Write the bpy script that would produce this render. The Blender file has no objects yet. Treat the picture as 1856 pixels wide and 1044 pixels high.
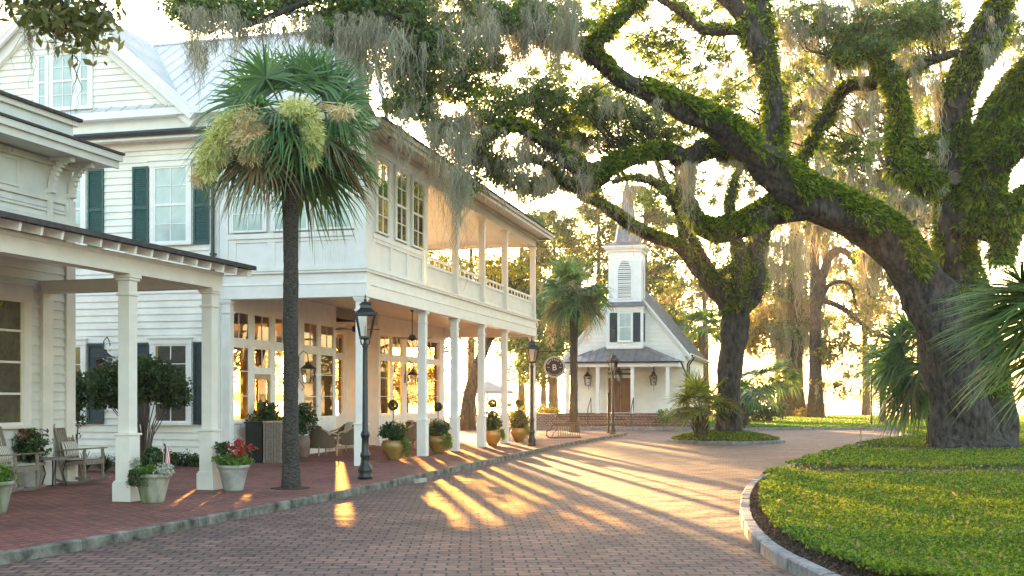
import bpy, bmesh, math, random
import numpy as np
from mathutils import Vector, Matrix
R = math.radians
random.seed(7)
rng = np.random.default_rng(7)
scene = bpy.context.scene
COL = scene.collection
# ------------------------------------------------------------------ camera
FP = 2050.0            # focal length in photo pixels (photo is 1856 wide)
CAMZ = 1.65
cam_data = bpy.data.cameras.new('camera')
cam = bpy.data.objects.new('camera', cam_data); COL.objects.link(cam)
cam.location = (0, 0, CAMZ); cam.rotation_euler = (R(90), 0, 0)
cam_data.sensor_width = 36; cam_data.lens = 36 * FP / 1856
cam_data.shift_y = 199 / 1856
cam_data.clip_end = 6000
scene.camera = cam
# ------------------------------------------------------------------ world, sun, exposure
SUN_EL, SUN_AZ = 7.0, -9.0        # azimuth measured from +Y towards +X
world = bpy.data.worlds.new('World'); scene.world = world; world.use_nodes = True
wn = world.node_tree; bg = wn.nodes['Background']
sky = wn.nodes.new('ShaderNodeTexSky'); sky.sky_type = 'NISHITA'; sky.sun_disc = False
sky.sun_elevation = R(SUN_EL); sky.sun_rotation = R(SUN_AZ)
sky.air_density = 1.0; sky.dust_density = 2.4; sky.ozone_density = 1.3
wn.links.new(sky.outputs[0], bg.inputs[0]); bg.inputs[1].default_value = 0.13
sun_d = bpy.data.lights.new('sun', 'SUN'); sun_d.energy = 3.6; sun_d.angle = R(0.6); sun_d.color = (1.0, 0.56, 0.21)
sun = bpy.data.objects.new('sun', sun_d); COL.objects.link(sun)
sv = Vector((math.sin(R(SUN_AZ)) * math.cos(R(SUN_EL)), math.cos(R(SUN_AZ)) * math.cos(R(SUN_EL)), math.sin(R(SUN_EL))))
sun.rotation_euler = sv.to_track_quat('Z', 'Y').to_euler()
scene.view_settings.view_transform = 'Standard'; scene.view_settings.look = 'None'
scene.view_settings.exposure = 3.55; scene.view_settings.gamma = 1.0
HAZE_D = .00050
try:
    scene.view_settings.use_white_balance = True; scene.view_settings.white_balance_temperature = 7100
except Exception: pass
scene.cycles.use_denoising = True
scene.cycles.max_bounces = 8; scene.cycles.transparent_max_bounces = 12
scene.cycles.volume_bounces = 0
scene.cycles.sample_clamp_indirect = 8

def at(px, py, Z):                 # photo pixel + distance -> world point
    return Vector(((px - 928) / FP * Z, Z, CAMZ + (721 - py) / FP * Z))
def gp(px, py, h=0.0):             # photo pixel on a ground plane of height h
    Z = (CAMZ - h) * FP / (py - 721)
    return Vector(((px - 928) / FP * Z, Z, h))

# ------------------------------------------------------------------ helpers
def tag(o, label=None, cat=None, group=None, kind=None):
    if label: o['label'] = label
    if cat: o['category'] = cat
    if group: o['group'] = group
    if kind: o['kind'] = kind
    return o
def empty(name, loc=(0, 0, 0), rz=0.0, label=None, cat=None, group=None, kind=None):
    o = bpy.data.objects.new(name, None); COL.objects.link(o)
    o.location = loc; o.rotation_euler = (0, 0, rz)
    o.empty_display_size = .2
    return tag(o, label, cat, group, kind)
def copy_tree(o, parent=None):
    c = o.copy(); COL.objects.link(c)
    if parent: c.parent = parent
    for ch in list(o.children): copy_tree(ch, c)
    return c
class MB:
    def __init__(s): s.v = []; s.f = []; s.fm = []; s.mi = 0
    def add(s, vs, fs):
        n = len(s.v); s.v += [tuple(v) for v in vs]
        s.f += [tuple(i + n for i in f) for f in fs]; s.fm += [s.mi] * len(fs); return s
    def quad(s, *p): return s.add(p, [tuple(range(len(p)))])
    def box(s, x0, x1, y0, y1, z0, z1):
        if x0 > x1: x0, x1 = x1, x0
        if y0 > y1: y0, y1 = y1, y0
        if z0 > z1: z0, z1 = z1, z0
        return s.add([(x0,y0,z0),(x1,y0,z0),(x1,y1,z0),(x0,y1,z0),(x0,y0,z1),(x1,y0,z1),(x1,y1,z1),(x0,y1,z1)],
            [(0,3,2,1),(4,5,6,7),(0,1,5,4),(1,2,6,5),(2,3,7,6),(3,0,4,7)])
    def cbox(s, cx, cy, w, d, z0, z1): return s.box(cx-w/2, cx+w/2, cy-d/2, cy+d/2, z0, z1)
    def bar(s, a, b, w, h, up=(0,0,1)):          # box between two points
        a, b = Vector(a), Vector(b); d = (b-a).normalized(); u = Vector(up)
        r = d.cross(u)
        if r.length < 1e-4: r = d.cross(Vector((1,0,0)))
        r.normalize(); u = r.cross(d).normalized()
        vs = []
        for p in (a, b):
            for sx, sy in ((-1,-1),(1,-1),(1,1),(-1,1)): vs.append(p + r*sx*w/2 + u*sy*h/2)
        return s.add(vs, [(0,1,2,3),(7,6,5,4),(0,4,5,1),(1,5,6,2),(2,6,7,3),(3,7,4,0)])
    def tube(s, pts, rad, n=8, cap=True):
        pts = [Vector(p) for p in pts]
        if not hasattr(rad, '__len__'): rad = [rad]*len(pts)
        vs = []; fs = []; prev = None
        for i, p in enumerate(pts):
            d = (pts[min(i+1, len(pts)-1)] - pts[max(i-1, 0)]).normalized()
            if prev is None:
                u = d.cross(Vector((0,0,1)))
                if u.length < .1: u = d.cross(Vector((1,0,0)))
                u.normalize()
            else:
                u = (prev - d*prev.dot(d)); u.normalize()
            prev = u; w = d.cross(u)
            for k in range(n):
                a = 2*math.pi*k/n; vs.append(p + (u*math.cos(a) + w*math.sin(a))*rad[i])
        for i in range(len(pts)-1):
            for k in range(n):
                a = i*n+k; b = i*n+(k+1) % n; fs.append((a, b, b+n, a+n))
        if cap: fs.append(tuple(range(n))[::-1]); fs.append(tuple((len(pts)-1)*n+k for k in range(n)))
        return s.add(vs, fs)
    def lathe(s, prof, c=(0,0), n=16, sq=False):     # prof: list of (r, z)
        if sq: n = 4
        vs = []; fs = []
        off = math.pi/4 if sq else 0
        for r, z in prof:
            for k in range(n):
                a = 2*math.pi*k/n + off
                rr = r*(math.sqrt(2) if sq else 1)
                vs.append((c[0]+rr*math.cos(a), c[1]+rr*math.sin(a), z))
        for i in range(len(prof)-1):
            for k in range(n):
                a = i*n+k; b = i*n+(k+1) % n; fs.append((a, b, b+n, a+n))
        fs.append(tuple(range(n))[::-1]); fs.append(tuple((len(prof)-1)*n+k for k in range(n)))
        return s.add(vs, fs)
    def build(s, name, mat, parent=None, smooth=False, bevel=0, loc=None):
        me = bpy.data.meshes.new(name); me.from_pydata(s.v, [], s.f)
        mats = mat if isinstance(mat, (list, tuple)) else [mat]
        for m in mats: me.materials.append(m)
        if len(mats) > 1: me.polygons.foreach_set('material_index', s.fm)
        if smooth: me.polygons.foreach_set('use_smooth', [True]*len(me.polygons))
        me.update()
        o = bpy.data.objects.new(name, me); COL.objects.link(o)
        if parent: o.parent = parent
        if loc is not None: o.location = loc
        if bevel:
            b = o.modifiers.new('bevel', 'BEVEL'); b.width = bevel; b.segments = 2; b.limit_method = 'ANGLE'
        return o
class Map:                          # wall coordinates (a along, o outwards, z) -> local xyz
    def __init__(s, kind, base): s.k = kind; s.b = base
    def p(s, a, o, z):
        return {'F': (a, s.b-o, z), 'R': (s.b+o, a, z), 'L': (s.b-o, a, z), 'B': (a, s.b+o, z)}[s.k]
    def box(s, mb, a0, a1, o0, o1, z0, z1):
        p = s.p(a0, o0, z0); q = s.p(a1, o1, z1); mb.box(p[0], q[0], p[1], q[1], p[2], q[2])
    def quad(s, mb, *pts): mb.quad(*[s.p(*t) for t in pts])

def poly_sheet(name, pts, z, mat, parent=None, depth=0, kind='structure'):
    bm = bmesh.new()
    vs = [bm.verts.new((p[0], p[1], z)) for p in pts]
    f = bm.faces.new(vs); 
    if f.normal.z < 0 or sum((pts[i][0]-pts[i-1][0])*(pts[i][1]+pts[i-1][1]) for i in range(len(pts))) > 0: f.normal_flip()
    if depth:
        r = bmesh.ops.extrude_face_region(bm, geom=[f])
        for v in r['geom']:
            if isinstance(v, bmesh.types.BMVert): v.co.z -= depth
    bmesh.ops.triangulate(bm, faces=bm.faces[:])
    bmesh.ops.recalc_face_normals(bm, faces=bm.faces[:])
    me = bpy.data.meshes.new(name); bm.to_mesh(me); bm.free(); me.materials.append(mat)
    o = bpy.data.objects.new(name, me); COL.objects.link(o)
    if kind: o['kind'] = kind
    if parent: o.parent = parent
    return o
def smooth_poly(pts, n=6, closed=False):
    P = [Vector((p[0], p[1], p[2] if len(p) > 2 else 0)) for p in pts]; out = []
    m = len(P)
    for i in range(m if closed else m-1):
        if closed: a, b, c, d = P[i-1], P[i], P[(i+1) % m], P[(i+2) % m]
        else: a, b, c, d = P[max(i-1, 0)], P[i], P[i+1], P[min(i+2, m-1)]
        for k in range(n):
            t = k/n
            out.append(.5*((2*b) + (c-a)*t + (2*a-5*b+4*c-d)*t*t + (3*b-a-3*c+d)*t**3))
    if not closed: out.append(P[-1])
    return out

# ------------------------------------------------------------------ materials
def lin(c): return tuple(c)+(1,)
def newmat(name):
    m = bpy.data.materials.new(name); m.use_nodes = True; nt = m.node_tree
    return m, nt, nt.nodes['Principled BSDF']
def mat(name, col, rough=.6, var=.12, scale=4.0, bump=0.0, bscale=30.0, metal=0.0, spec=None, stretch=None, col2=None):
    m, nt, b = newmat(name)
    b.inputs['Roughness'].default_value = rough; b.inputs['Metallic'].default_value = metal
    if spec is not None: b.inputs['Specular IOR Level'].default_value = spec
    tc = nt.nodes.new('ShaderNodeTexCoord'); mp = nt.nodes.new('ShaderNodeMapping')
    nt.links.new(tc.outputs['Object'], mp.inputs[0])
    if stretch: mp.inputs['Scale'].default_value = stretch
    nz = nt.nodes.new('ShaderNodeTexNoise'); nz.inputs['Scale'].default_value = scale; nz.inputs['Detail'].default_value = 5
    nt.links.new(mp.outputs[0], nz.inputs[0])
    cr = nt.nodes.new('ShaderNodeValToRGB')
    c1 = [c*(1-var) for c in col]; c2 = [min(1, c*(1+var)) for c in col] if col2 is None else col2
    cr.color_ramp.elements[0].position = .32; cr.color_ramp.elements[1].position = .68
    cr.color_ramp.elements[0].color = lin(c1); cr.color_ramp.elements[1].color = lin(c2)
    nt.links.new(nz.outputs[0], cr.inputs[0]); nt.links.new(cr.outputs[0], b.inputs['Base Color'])
    if bump:
        n2 = nt.nodes.new('ShaderNodeTexNoise'); n2.inputs['Scale'].default_value = bscale; n2.inputs['Detail'].default_value = 6
        nt.links.new(mp.outputs[0], n2.inputs[0])
        bp = nt.nodes.new('ShaderNodeBump'); bp.inputs['Strength'].default_value = bump; bp.inputs['Distance'].default_value = .03
        nt.links.new(n2.outputs[0], bp.inputs['Height']); nt.links.new(bp.outputs[0], b.inputs['Normal'])
    return m
def leafmat(name, c1, c2, c3=None, trans=.45, rough=.45, tcol=None, patch=None):
    m, nt, b = newmat(name)
    geo = nt.nodes.new('ShaderNodeNewGeometry'); cr = nt.nodes.new('ShaderNodeValToRGB')
    cr.color_ramp.elements[0].color = lin(c1); cr.color_ramp.elements[1].color = lin(c2)
    if c3: e = cr.color_ramp.elements.new(.5); e.color = lin(c3)
    nt.links.new(geo.outputs['Random Per Island'], cr.inputs[0])
    b.inputs['Roughness'].default_value = rough
    if patch:
        tc = nt.nodes.new('ShaderNodeTexCoord'); nz = nt.nodes.new('ShaderNodeTexNoise'); nz.inputs['Scale'].default_value = patch[0]; nz.inputs['Detail'].default_value = 4
        mr = nt.nodes.new('ShaderNodeMapRange'); mr.inputs[1].default_value = .42; mr.inputs[2].default_value = .62; nt.links.new(tc.outputs['Object'], nz.inputs[0]); nt.links.new(nz.outputs[0], mr.inputs[0])
        pm = nt.nodes.new('ShaderNodeMix'); pm.data_type = 'RGBA'; pm.blend_type = 'MULTIPLY'; pm.inputs['B'].default_value = lin(patch[1]); pm.clamp_result = False
        nt.links.new(mr.outputs[0], pm.inputs[0]); nt.links.new(cr.outputs[0], pm.inputs['A'])
        class _O: outputs = [pm.outputs['Result']]
        cr = _O
    nt.links.new(cr.outputs[0], b.inputs['Base Color'])
    tr = nt.nodes.new('ShaderNodeBsdfTranslucent'); mx = nt.nodes.new('ShaderNodeMixShader'); mx.inputs[0].default_value = trans
    mul = nt.nodes.new('ShaderNodeMix'); mul.data_type = 'RGBA'; mul.blend_type = 'MULTIPLY'; mul.inputs[0].default_value = 1
    t = tcol or (2.0, 1.75, .7)
    mul.inputs['B'].default_value = lin(t); mul.clamp_result = False
    nt.links.new(cr.outputs[0], mul.inputs['A']); nt.links.new(mul.outputs['Result'], tr.inputs[0])
    nt.links.new(b.outputs[0], mx.inputs[1]); nt.links.new(tr.outputs[0], mx.inputs[2])
    nt.links.new(mx.outputs[0], nt.nodes['Material Output'].inputs[0])
    return m
def brickmat(name, ca, cb, cm, w=.2, h=.1, rot=0.0, mortar=.008, rough=.75, patches=True, wear=0.0, coord='Object', ex=None):
    m, nt, b = newmat(name); N = nt.nodes; L = nt.links
    tc = N.new('ShaderNodeTexCoord'); mp = N.new('ShaderNodeMapping'); mp.inputs['Rotation'].default_value = (ex or (0, 0)) + (rot,)
    L.new(tc.outputs[coord], mp.inputs[0])
    wob = N.new('ShaderNodeTexNoise'); wob.inputs['Scale'].default_value = .8
    L.new(mp.outputs[0], wob.inputs[0])
    mxv = N.new('ShaderNodeMix'); mxv.data_type = 'VECTOR'; mxv.inputs[0].default_value = .05
    L.new(mp.outputs[0], mxv.inputs['A']); L.new(wob.outputs['Color'], mxv.inputs['B'])
    br = N.new('ShaderNodeTexBrick'); L.new(mxv.outputs['Result'], br.inputs[0])
    br.inputs['Scale'].default_value = 1; br.inputs['Brick Width'].default_value = w; br.inputs['Row Height'].default_value = h
    br.inputs['Mortar Size'].default_value = mortar; br.inputs['Mortar Smooth'].default_value = .3; br.inputs['Bias'].default_value = 0
    br.inputs['Color1'].default_value = lin(ca); br.inputs['Color2'].default_value = lin(cb); br.inputs['Mortar'].default_value = lin(cm)
    nz = N.new('ShaderNodeTexNoise'); nz.inputs['Scale'].default_value = .55; nz.inputs['Detail'].default_value = 8; nz.inputs['Roughness'].default_value = .65
    L.new(mp.outputs[0], nz.inputs[0])
    rp = N.new('ShaderNodeMapRange'); rp.inputs[1].default_value = .3; rp.inputs[2].default_value = .7; rp.inputs[3].default_value = .62; rp.inputs[4].default_value = 1.45
    L.new(nz.outputs[0], rp.inputs[0])
    n3 = N.new('ShaderNodeTexNoise'); n3.inputs['Scale'].default_value = 12; n3.inputs['Detail'].default_value = 4; L.new(mp.outputs[0], n3.inputs[0])
    r3 = N.new('ShaderNodeMapRange'); r3.inputs[1].default_value = .3; r3.inputs[2].default_value = .7; r3.inputs[3].default_value = .7; r3.inputs[4].default_value = 1.3
    L.new(n3.outputs[0], r3.inputs[0])
    mm = N.new('ShaderNodeMath'); mm.operation = 'MULTIPLY'; L.new(rp.outputs[0], mm.inputs[0]); L.new(r3.outputs[0], mm.inputs[1])
    mul = N.new('ShaderNodeVectorMath'); mul.operation = 'SCALE'; L.new(br.outputs['Color'], mul.inputs[0]); L.new(mm.outputs[0], mul.inputs['Scale'])
    col = mul.outputs[0]
    if wear:
        n4 = N.new('ShaderNodeTexNoise'); n4.inputs['Scale'].default_value = .42; n4.inputs['Detail'].default_value = 10; n4.inputs['Roughness'].default_value = .75
        L.new(mp.outputs[0], n4.inputs[0])
        r4 = N.new('ShaderNodeMapRange'); r4.inputs[1].default_value = .675; r4.inputs[2].default_value = .70; L.new(n4.outputs[0], r4.inputs[0])
        m4 = N.new('ShaderNodeMath'); m4.operation = 'MULTIPLY'; m4.inputs[1].default_value = wear; L.new(r4.outputs[0], m4.inputs[0])
        rw = N.new('ShaderNodeMapRange'); rw.inputs[3].default_value = rough; rw.inputs[4].default_value = .08; L.new(m4.outputs[0], rw.inputs[0]); wetr = rw.outputs[0]
        mw = N.new('ShaderNodeMix'); mw.data_type = 'RGBA'; mw.inputs['B'].default_value = (.16, .11, .09, 1)
        L.new(m4.outputs[0], mw.inputs[0]); L.new(col, mw.inputs['A']); col = mw.outputs['Result']
    L.new(col, b.inputs['Base Color']); b.inputs['Roughness'].default_value = rough
    if wear: L.new(wetr, b.inputs['Roughness'])
    inv = N.new('ShaderNodeMath'); inv.operation = 'SUBTRACT'; inv.inputs[0].default_value = 1; L.new(br.outputs['Fac'], inv.inputs[1])
    ad = N.new('ShaderNodeMath'); ad.operation = 'MULTIPLY_ADD'; ad.inputs[1].default_value = .5; L.new(n3.outputs[0], ad.inputs[0]); L.new(inv.outputs[0], ad.inputs[2])
    bp = N.new('ShaderNodeBump'); bp.inputs['Strength'].default_value = 1; bp.inputs['Distance'].default_value = .03
    L.new(ad.outputs[0], bp.inputs['Height'])
    n5 = N.new('ShaderNodeTexNoise'); n5.inputs['Scale'].default_value = 1.6; n5.inputs['Detail'].default_value = 3; L.new(mp.outputs[0], n5.inputs[0])
    b5 = N.new('ShaderNodeBump'); b5.inputs['Strength'].default_value = 1; b5.inputs['Distance'].default_value = .09
    L.new(n5.outputs[0], b5.inputs['Height']); L.new(bp.outputs[0], b5.inputs['Normal']); L.new(b5.outputs[0], b.inputs['Normal'])
    return m
def glassmat(name, tint=(.9, .95, .92), refl=1.0):
    m, nt, b = newmat(name); nt.nodes.remove(b)
    tr = nt.nodes.new('ShaderNodeBsdfTransparent'); tr.inputs[0].default_value = lin(tint)
    gl = nt.nodes.new('ShaderNodeBsdfGlossy'); gl.inputs['Roughness'].default_value = .01
    fr = nt.nodes.new('ShaderNodeFresnel'); fr.inputs[0].default_value = 1.9
    mx = nt.nodes.new('ShaderNodeMixShader')
    nt.links.new(fr.outputs[0], mx.inputs[0]); nt.links.new(tr.outputs[0], mx.inputs[1]); nt.links.new(gl.outputs[0], mx.inputs[2])
    nt.links.new(mx.outputs[0], nt.nodes['Material Output'].inputs[0]); return m

M = {}
M['siding'] = mat('white_siding', (.83, .79, .70), .55, .09, 1.6, .15, 60)
M['trim'] = mat('white_trim', (.83, .805, .75), .45, .05, 3, .08, 60)
M['bead'] = mat('beadboard_cream', (.74, .70, .60), .55, .05, 3)
M['cream'] = mat('cream_siding', (.64, .62, .55), .55, .08, 3, .15, 60)
M['creamtrim'] = mat('cream_trim', (.69, .65, .57), .5, .06, 3, .1, 60)
M['galbeige'] = mat('gallery_beige', (.70, .64, .54), .5, .05, 2, .1, 60)
M['ceiling'] = mat('porch_ceiling', (.68, .63, .55), .4, .06, 2)
M['shutter'] = mat('green_shutter', (.015, .075, .06), .45, .15, 8)
M['darkpaint'] = mat('dark_shutter', (.012, .03, .03), .5, .15, 8)
M['gutter'] = mat('dark_gutter', (.04, .05, .05), .4, .1, 5, metal=.3)
M['metalroof'] = mat('metal_roof', (.62, .60, .585), .45, .08, 1.2, metal=.2)
M['darkmetalroof'] = mat('weathered_metal_roof', (.20, .19, .19), .4, .25, 2, metal=.5)
M['shingle'] = mat('shingle', (.05, .045, .04), .85, .3, 12, .5, 40)
M['iron'] = mat('black_iron', (.012, .014, .013), .38, .2, 10)
M['wood'] = mat('door_wood', (.15, .05, .022), .4, .25, 6, .1, 40, stretch=(6, 6, 1))
M['greywood'] = mat('weathered_teak', (.22, .17, .13), .7, .25, 10, .2, 60, stretch=(1, 1, 5))
M['palewood'] = mat('pale_wood', (.42, .28, .15), .5, .2, 8)
M['blind'] = mat('window_blind', (.42, .52, .48), .12, .12, 3, spec=.8)
M['darkglass'] = mat('dark_glass', (.012, .016, .015), .02, .2, 2, spec=.9); M['darkglass'].node_tree.nodes['Principled BSDF'].inputs['IOR'].default_value = 1.6
M['mirrorglass'] = mat('reflecting_window', (.70, .62, .42), .02, .1, 1.5, metal=.9)  # gold base tint puts the low sun into the reflection
M['glass'] = glassmat('amber_glow_glass', (.92, .68, .30))  # amber tint puts the golden window glow into the glass
M['lampglass'] = glassmat('lamp_glass', (.95, .95, .93))
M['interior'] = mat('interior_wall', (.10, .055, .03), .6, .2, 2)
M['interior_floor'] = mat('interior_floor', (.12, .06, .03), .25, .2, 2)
M['granite'] = mat('granite', (.20, .20, .20), .75, .35, 6, .8, 30)
M['kerbstone'] = mat('mossy_kerb', (.05, .055, .035), .85, .4, 4, 1.0, 25, col2=(.24, .23, .19))
M['concrete'] = mat('concrete', (.33, .32, .28), .8, .25, 5, .4, 40)
M['mossyconcrete'] = mat('mossy_concrete', (.12, .17, .05), .85, .3, 7, .5, 40, col2=(.36, .34, .28), stretch=(1, 1, .25))
M['goldpot'] = mat('gold_glaze', (.30, .17, .045), .28, .25, 4, .1, 20)
M['tallpot'] = mat('brown_pot', (.20, .13, .09), .5, .2, 5)
M['cushion'] = mat('cushion', (.55, .50, .43), .85, .08, 6, .2, 80)
M['wicker'] = mat('wicker', (.13, .085, .045), .7, .35, 60, .6, 120)
M['soil'] = mat('mulch', (.045, .022, .015), .95, .5, 25, .9, 60)
M['grass'] = mat('lawn_grass', (.06, .13, .012), .9, .4, 6, .8, 90)
M['gcover'] = mat('groundcover_soil', (.018, .013, .008), .95, .5, 30, 1.0, 60, col2=(.07, .045, .025))
M['sand'] = mat('shore_ground', (.16, .14, .08), .9, .3, 1, .3, 20)
M['water'] = mat('river_water', (.10, .12, .13), .12, .1, .05, .15, .6)
M['roadbrick'] = brickmat('road_brick', (.20, .105, .078), (.105, .056, .047), (.012, .008, .007), w=.23, h=.17, mortar=.014, rot=R(-2), wear=.9)
M['walkbrick'] = brickmat('walk_brick', (.27, .085, .062), (.17, .055, .045), (.035, .014, .011), w=.22, h=.15, mortar=.011, rot=R(17+90), wear=0)
M['stepbrick'] = brickmat('step_brick', (.26, .095, .07), (.15, .06, .05), (.42, .36, .30), mortar=.014, ex=(R(90), 0))
M['bark'] = mat('oak_bark', (.008, .0065, .005), .95, .5, 8, 1.0, 11, stretch=(1, 1, .4), col2=(.085, .070, .056))
M['bark'].node_tree.nodes['Bump'].inputs['Distance'].default_value = .16
M['bark2'] = mat('pine_bark', (.09, .06, .04), .9, .4, 5, .8, 18, stretch=(1, 1, .3), col2=(.20, .15, .11))
M['palmbark'] = mat('palm_bark', (.02, .014, .01), .95, .4, 16, 1.0, 35, col2=(.10, .088, .07), stretch=(1, 1, 3))
M['fern'] = leafmat('limb_fern', (.03, .075, .006), (.36, .40, .03), (.11, .18, .012), .45, patch=(1.1, (.6, .7, .8)))
M['oakleaf'] = leafmat('oak_leaf', (.03, .085, .03), (.22, .30, .10), (.10, .17, .055), .5)
M['sunlitleaf'] = leafmat('sunlit_leaf', (.09, .11, .015), (.26, .22, .03), (.16, .16, .02), .5)  # golden low sun is put into this leaf colour
M['pineleaf'] = leafmat('pine_foliage', (.04, .09, .03), (.13, .18, .06), (.08, .12, .04), .45)
M['moss'] = leafmat('spanish_moss', (.20, .195, .13), (.46, .43, .32), (.31, .295, .21), .3, .9, (1.2, 1.1, .85))
M['palmleaf'] = leafmat('palm_leaf', (.03, .085, .035), (.15, .26, .09), (.08, .17, .055), .4, .35, (1.6, 1.6, .6))
M['palmsunlit'] = leafmat('palm_leaf_sunlit', (.08, .13, .03), (.28, .28, .06), (.16, .20, .04), .5, .4, (1.7, 1.5, .5))  # paler palm leaf copy with golden sunlight in its colour
M['drypalm'] = leafmat('dry_palm_leaf', (.10, .075, .04), (.26, .20, .10), None, .4, .8)
M['seed'] = leafmat('palm_seed', (.55, .55, .20), (.78, .74, .36), None, .3, .8, (1.2, 1.2, .7))
M['seed2'] = leafmat('palm_seed_tan', (.60, .46, .26), (.84, .68, .42), None, .3, .8, (1.2, 1.1, .7))
M['shrub'] = leafmat('shrub_leaf', (.012, .032, .01), (.06, .11, .03), None, .3)
M['magnolia'] = leafmat('magnolia_leaf', (.05, .07, .02), (.20, .20, .09), (.10, .12, .04), .45)
M['brightleaf'] = leafmat('bright_leaf', (.05, .12, .015), (.15, .26, .04), None, .4)
M['redleaf'] = leafmat('red_leaf', (.20, .02, .02), (.42, .08, .06), None, .35)
M['greyleaf'] = leafmat('silver_leaf', (.28, .30, .28), (.5, .52, .48), None, .2)
M['grassblade'] = leafmat('groundcover_leaf', (.025, .06, .006), (.18, .27, .02), (.075, .14, .01), .35, .75, patch=(.55, (1.3, 1.1, .8)))
M['flower'] = leafmat('flower', (.6, .05, .05), (.9, .4, .3), None, .2)
M['mulchchip'] = leafmat('mulch_chip', (.02, .012, .008), (.14, .085, .05), None, .05, .9)
M['palmnear'] = leafmat('palm_leaf_near', (.03, .08, .02), (.20, .28, .07), (.07, .15, .035), .4, .6, (1.6, 1.5, .6))
M['bronze'] = mat('bronze_rail', (.14, .08, .035), .35, .2, 5, metal=.5)
M['cutwood'] = mat('cut_wood', (.10, .075, .055), .9, .4, 14, .4, 30)
# ================================================================== GROUND
ROADZ = -.12
water = MB(); water.quad((-3000, 60, -.7), (3000, 60, -.7), (3000, 4000, -.7), (-3000, 4000, -.7)); water.build('water', M['water'])['kind'] = 'structure'
g = MB(); g.quad((-300, -60, -.15), (300, -60, -.15), (300, 112, -.15), (-300, 112, -.15)); g.quad((-300, 112, -.15), (300, 112, -.15), (300, 116, -.9), (-300, 116, -.9))
g.build('ground', M['sand'])['kind'] = 'structure'
road = MB(); road.quad((-60, -8, ROADZ), (70, -8, ROADZ), (70, 62, ROADZ), (-60, 62, ROADZ)); road.build('road', M['roadbrick'])['kind'] = 'structure'
def zr(px, py):
    p = gp(px, py, ROADZ); return (p.x, p.y)
kerbL = [(-9.5, 2), (-8.2, 6), (-6.6, 9.6), zr(0, 1022), zr(200, 985), zr(380, 949), zr(624, 900), zr(752, 870.5), zr(892, 838.6), zr(1020, 809.5), (4.4, 50), (5.2, 52.6), (5.3, 54.3), (4.4, 55.6), (2, 56.2), (-8, 57)]
kl = smooth_poly(kerbL, 6)
wk = poly_sheet('pavement', [(p.x, p.y) for p in kl] + [(-60, 57), (-60, 2)], 0, M['walkbrick'], depth=.13)
def kerb(name, line, w=.15, z0=-.16, z1=.012, side=1, stone=.9, closed=False, mt=None):
    mb = MB(); pts = [Vector((p[0], p[1], 0)) for p in line]
    if closed: pts.append(pts[0])
    d = [0]
    for i in range(1, len(pts)): d.append(d[-1]+(pts[i]-pts[i-1]).length)
    def pos(s):
        for i in range(1, len(pts)):
            if s <= d[i] or i == len(pts)-1:
                t = (s-d[i-1])/max(1e-6, d[i]-d[i-1]); q = pts[i-1].lerp(pts[i], t); tn = (pts[i]-pts[i-1]).normalized(); return q, tn
    s = 0
    while s < d[-1]-.05:
        e = min(s+stone*random.uniform(.8, 1.2), d[-1]); a, ta = pos(s+.006); b, tb = pos(e-.006)
        na = Vector((ta.y, -ta.x, 0))*side; nb = Vector((tb.y, -tb.x, 0))*side
        h = z1+random.uniform(-.006, .006); o = random.uniform(-.006, .006); c = .018
        i0 = a+na*o; i1 = b+nb*o; o0 = a+na*(o+w); o1 = b+nb*(o+w)
        V = lambda p, z: (p.x, p.y, z)
        mb.add([V(i0, z0), V(i1, z0), V(i1, h), V(i0, h), V(o0, z0), V(o1, z0), V(o1, h-c), V(o0, h-c), V(o0-na*c, h), V(o1-nb*c, h)],
               [(0, 1, 2, 3), (3, 2, 9, 8), (8, 9, 6, 7), (7, 6, 5, 4), (0, 3, 8, 7, 4), (1, 5, 6, 9, 2)])
        s = e
    o = mb.build(name, mt or M['granite']); o['kind'] = 'structure'; return o
kerb('kerb', kl, side=1, w=.085, stone=1.3, mt=M['kerbstone'])
# church-side kerb, forecourt strip and lawn behind the road
poly_sheet('church_forecourt', [(-60, 62.3), (9.9, 62.3), (9.9, 75), (-60, 75)], 0, M['walkbrick'], depth=.13)
kerb('church_kerb', [(-60, 62.3), (-20, 62.3), (10, 62.3), (26, 62.3), (60, 62.3)], side=1, w=.25, stone=1.4)
poly_sheet('back_lawn', [(10.05, 62.45), (60, 62.45), (60, 104), (10.05, 104)], -.01, M['grass'], depth=.12)
poly_sheet('mulch_bed', [(7, 104.1), (90, 104.1), (90, 109.5), (7, 109.5)], .0, M['soil'], depth=.12)
# island round the middle oak
isl = [(8.5+2.15*math.cos(a)*1.0, 45.1+2.3*math.sin(a)) for a in np.linspace(0, 2*math.pi, 40, endpoint=False)]
kerb('island_kerb', isl, side=1, stone=.5, w=.16, closed=True)
def mound(name, pts, zc, zedge, mt, rings=8):
    c = Vector((sum(p[0] for p in pts)/len(pts), sum(p[1] for p in pts)/len(pts), 0)); mb = MB(); n = len(pts); vs = []
    for r in range(rings):
        t = 1-r/rings; zz = zedge+(zc-zedge)*(1-t*t)
        for p in pts: vs.append((c.x+(p[0]-c.x)*t, c.y+(p[1]-c.y)*t, zz))
    vs.append((c.x, c.y, zc)); fs = []
    for r in range(rings-1):
        for k in range(n): fs.append((r*n+k, r*n+(k+1) % n, (r+1)*n+(k+1) % n, (r+1)*n+k))
    for k in range(n): fs.append(((rings-1)*n+k, (rings-1)*n+(k+1) % n, len(vs)-1))
    mb.add(vs, fs); o = mb.build(name, mt, smooth=True); o['kind'] = 'structure'; return o
mound('island_bed', isl, .30, -.02, M['gcover'])
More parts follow.
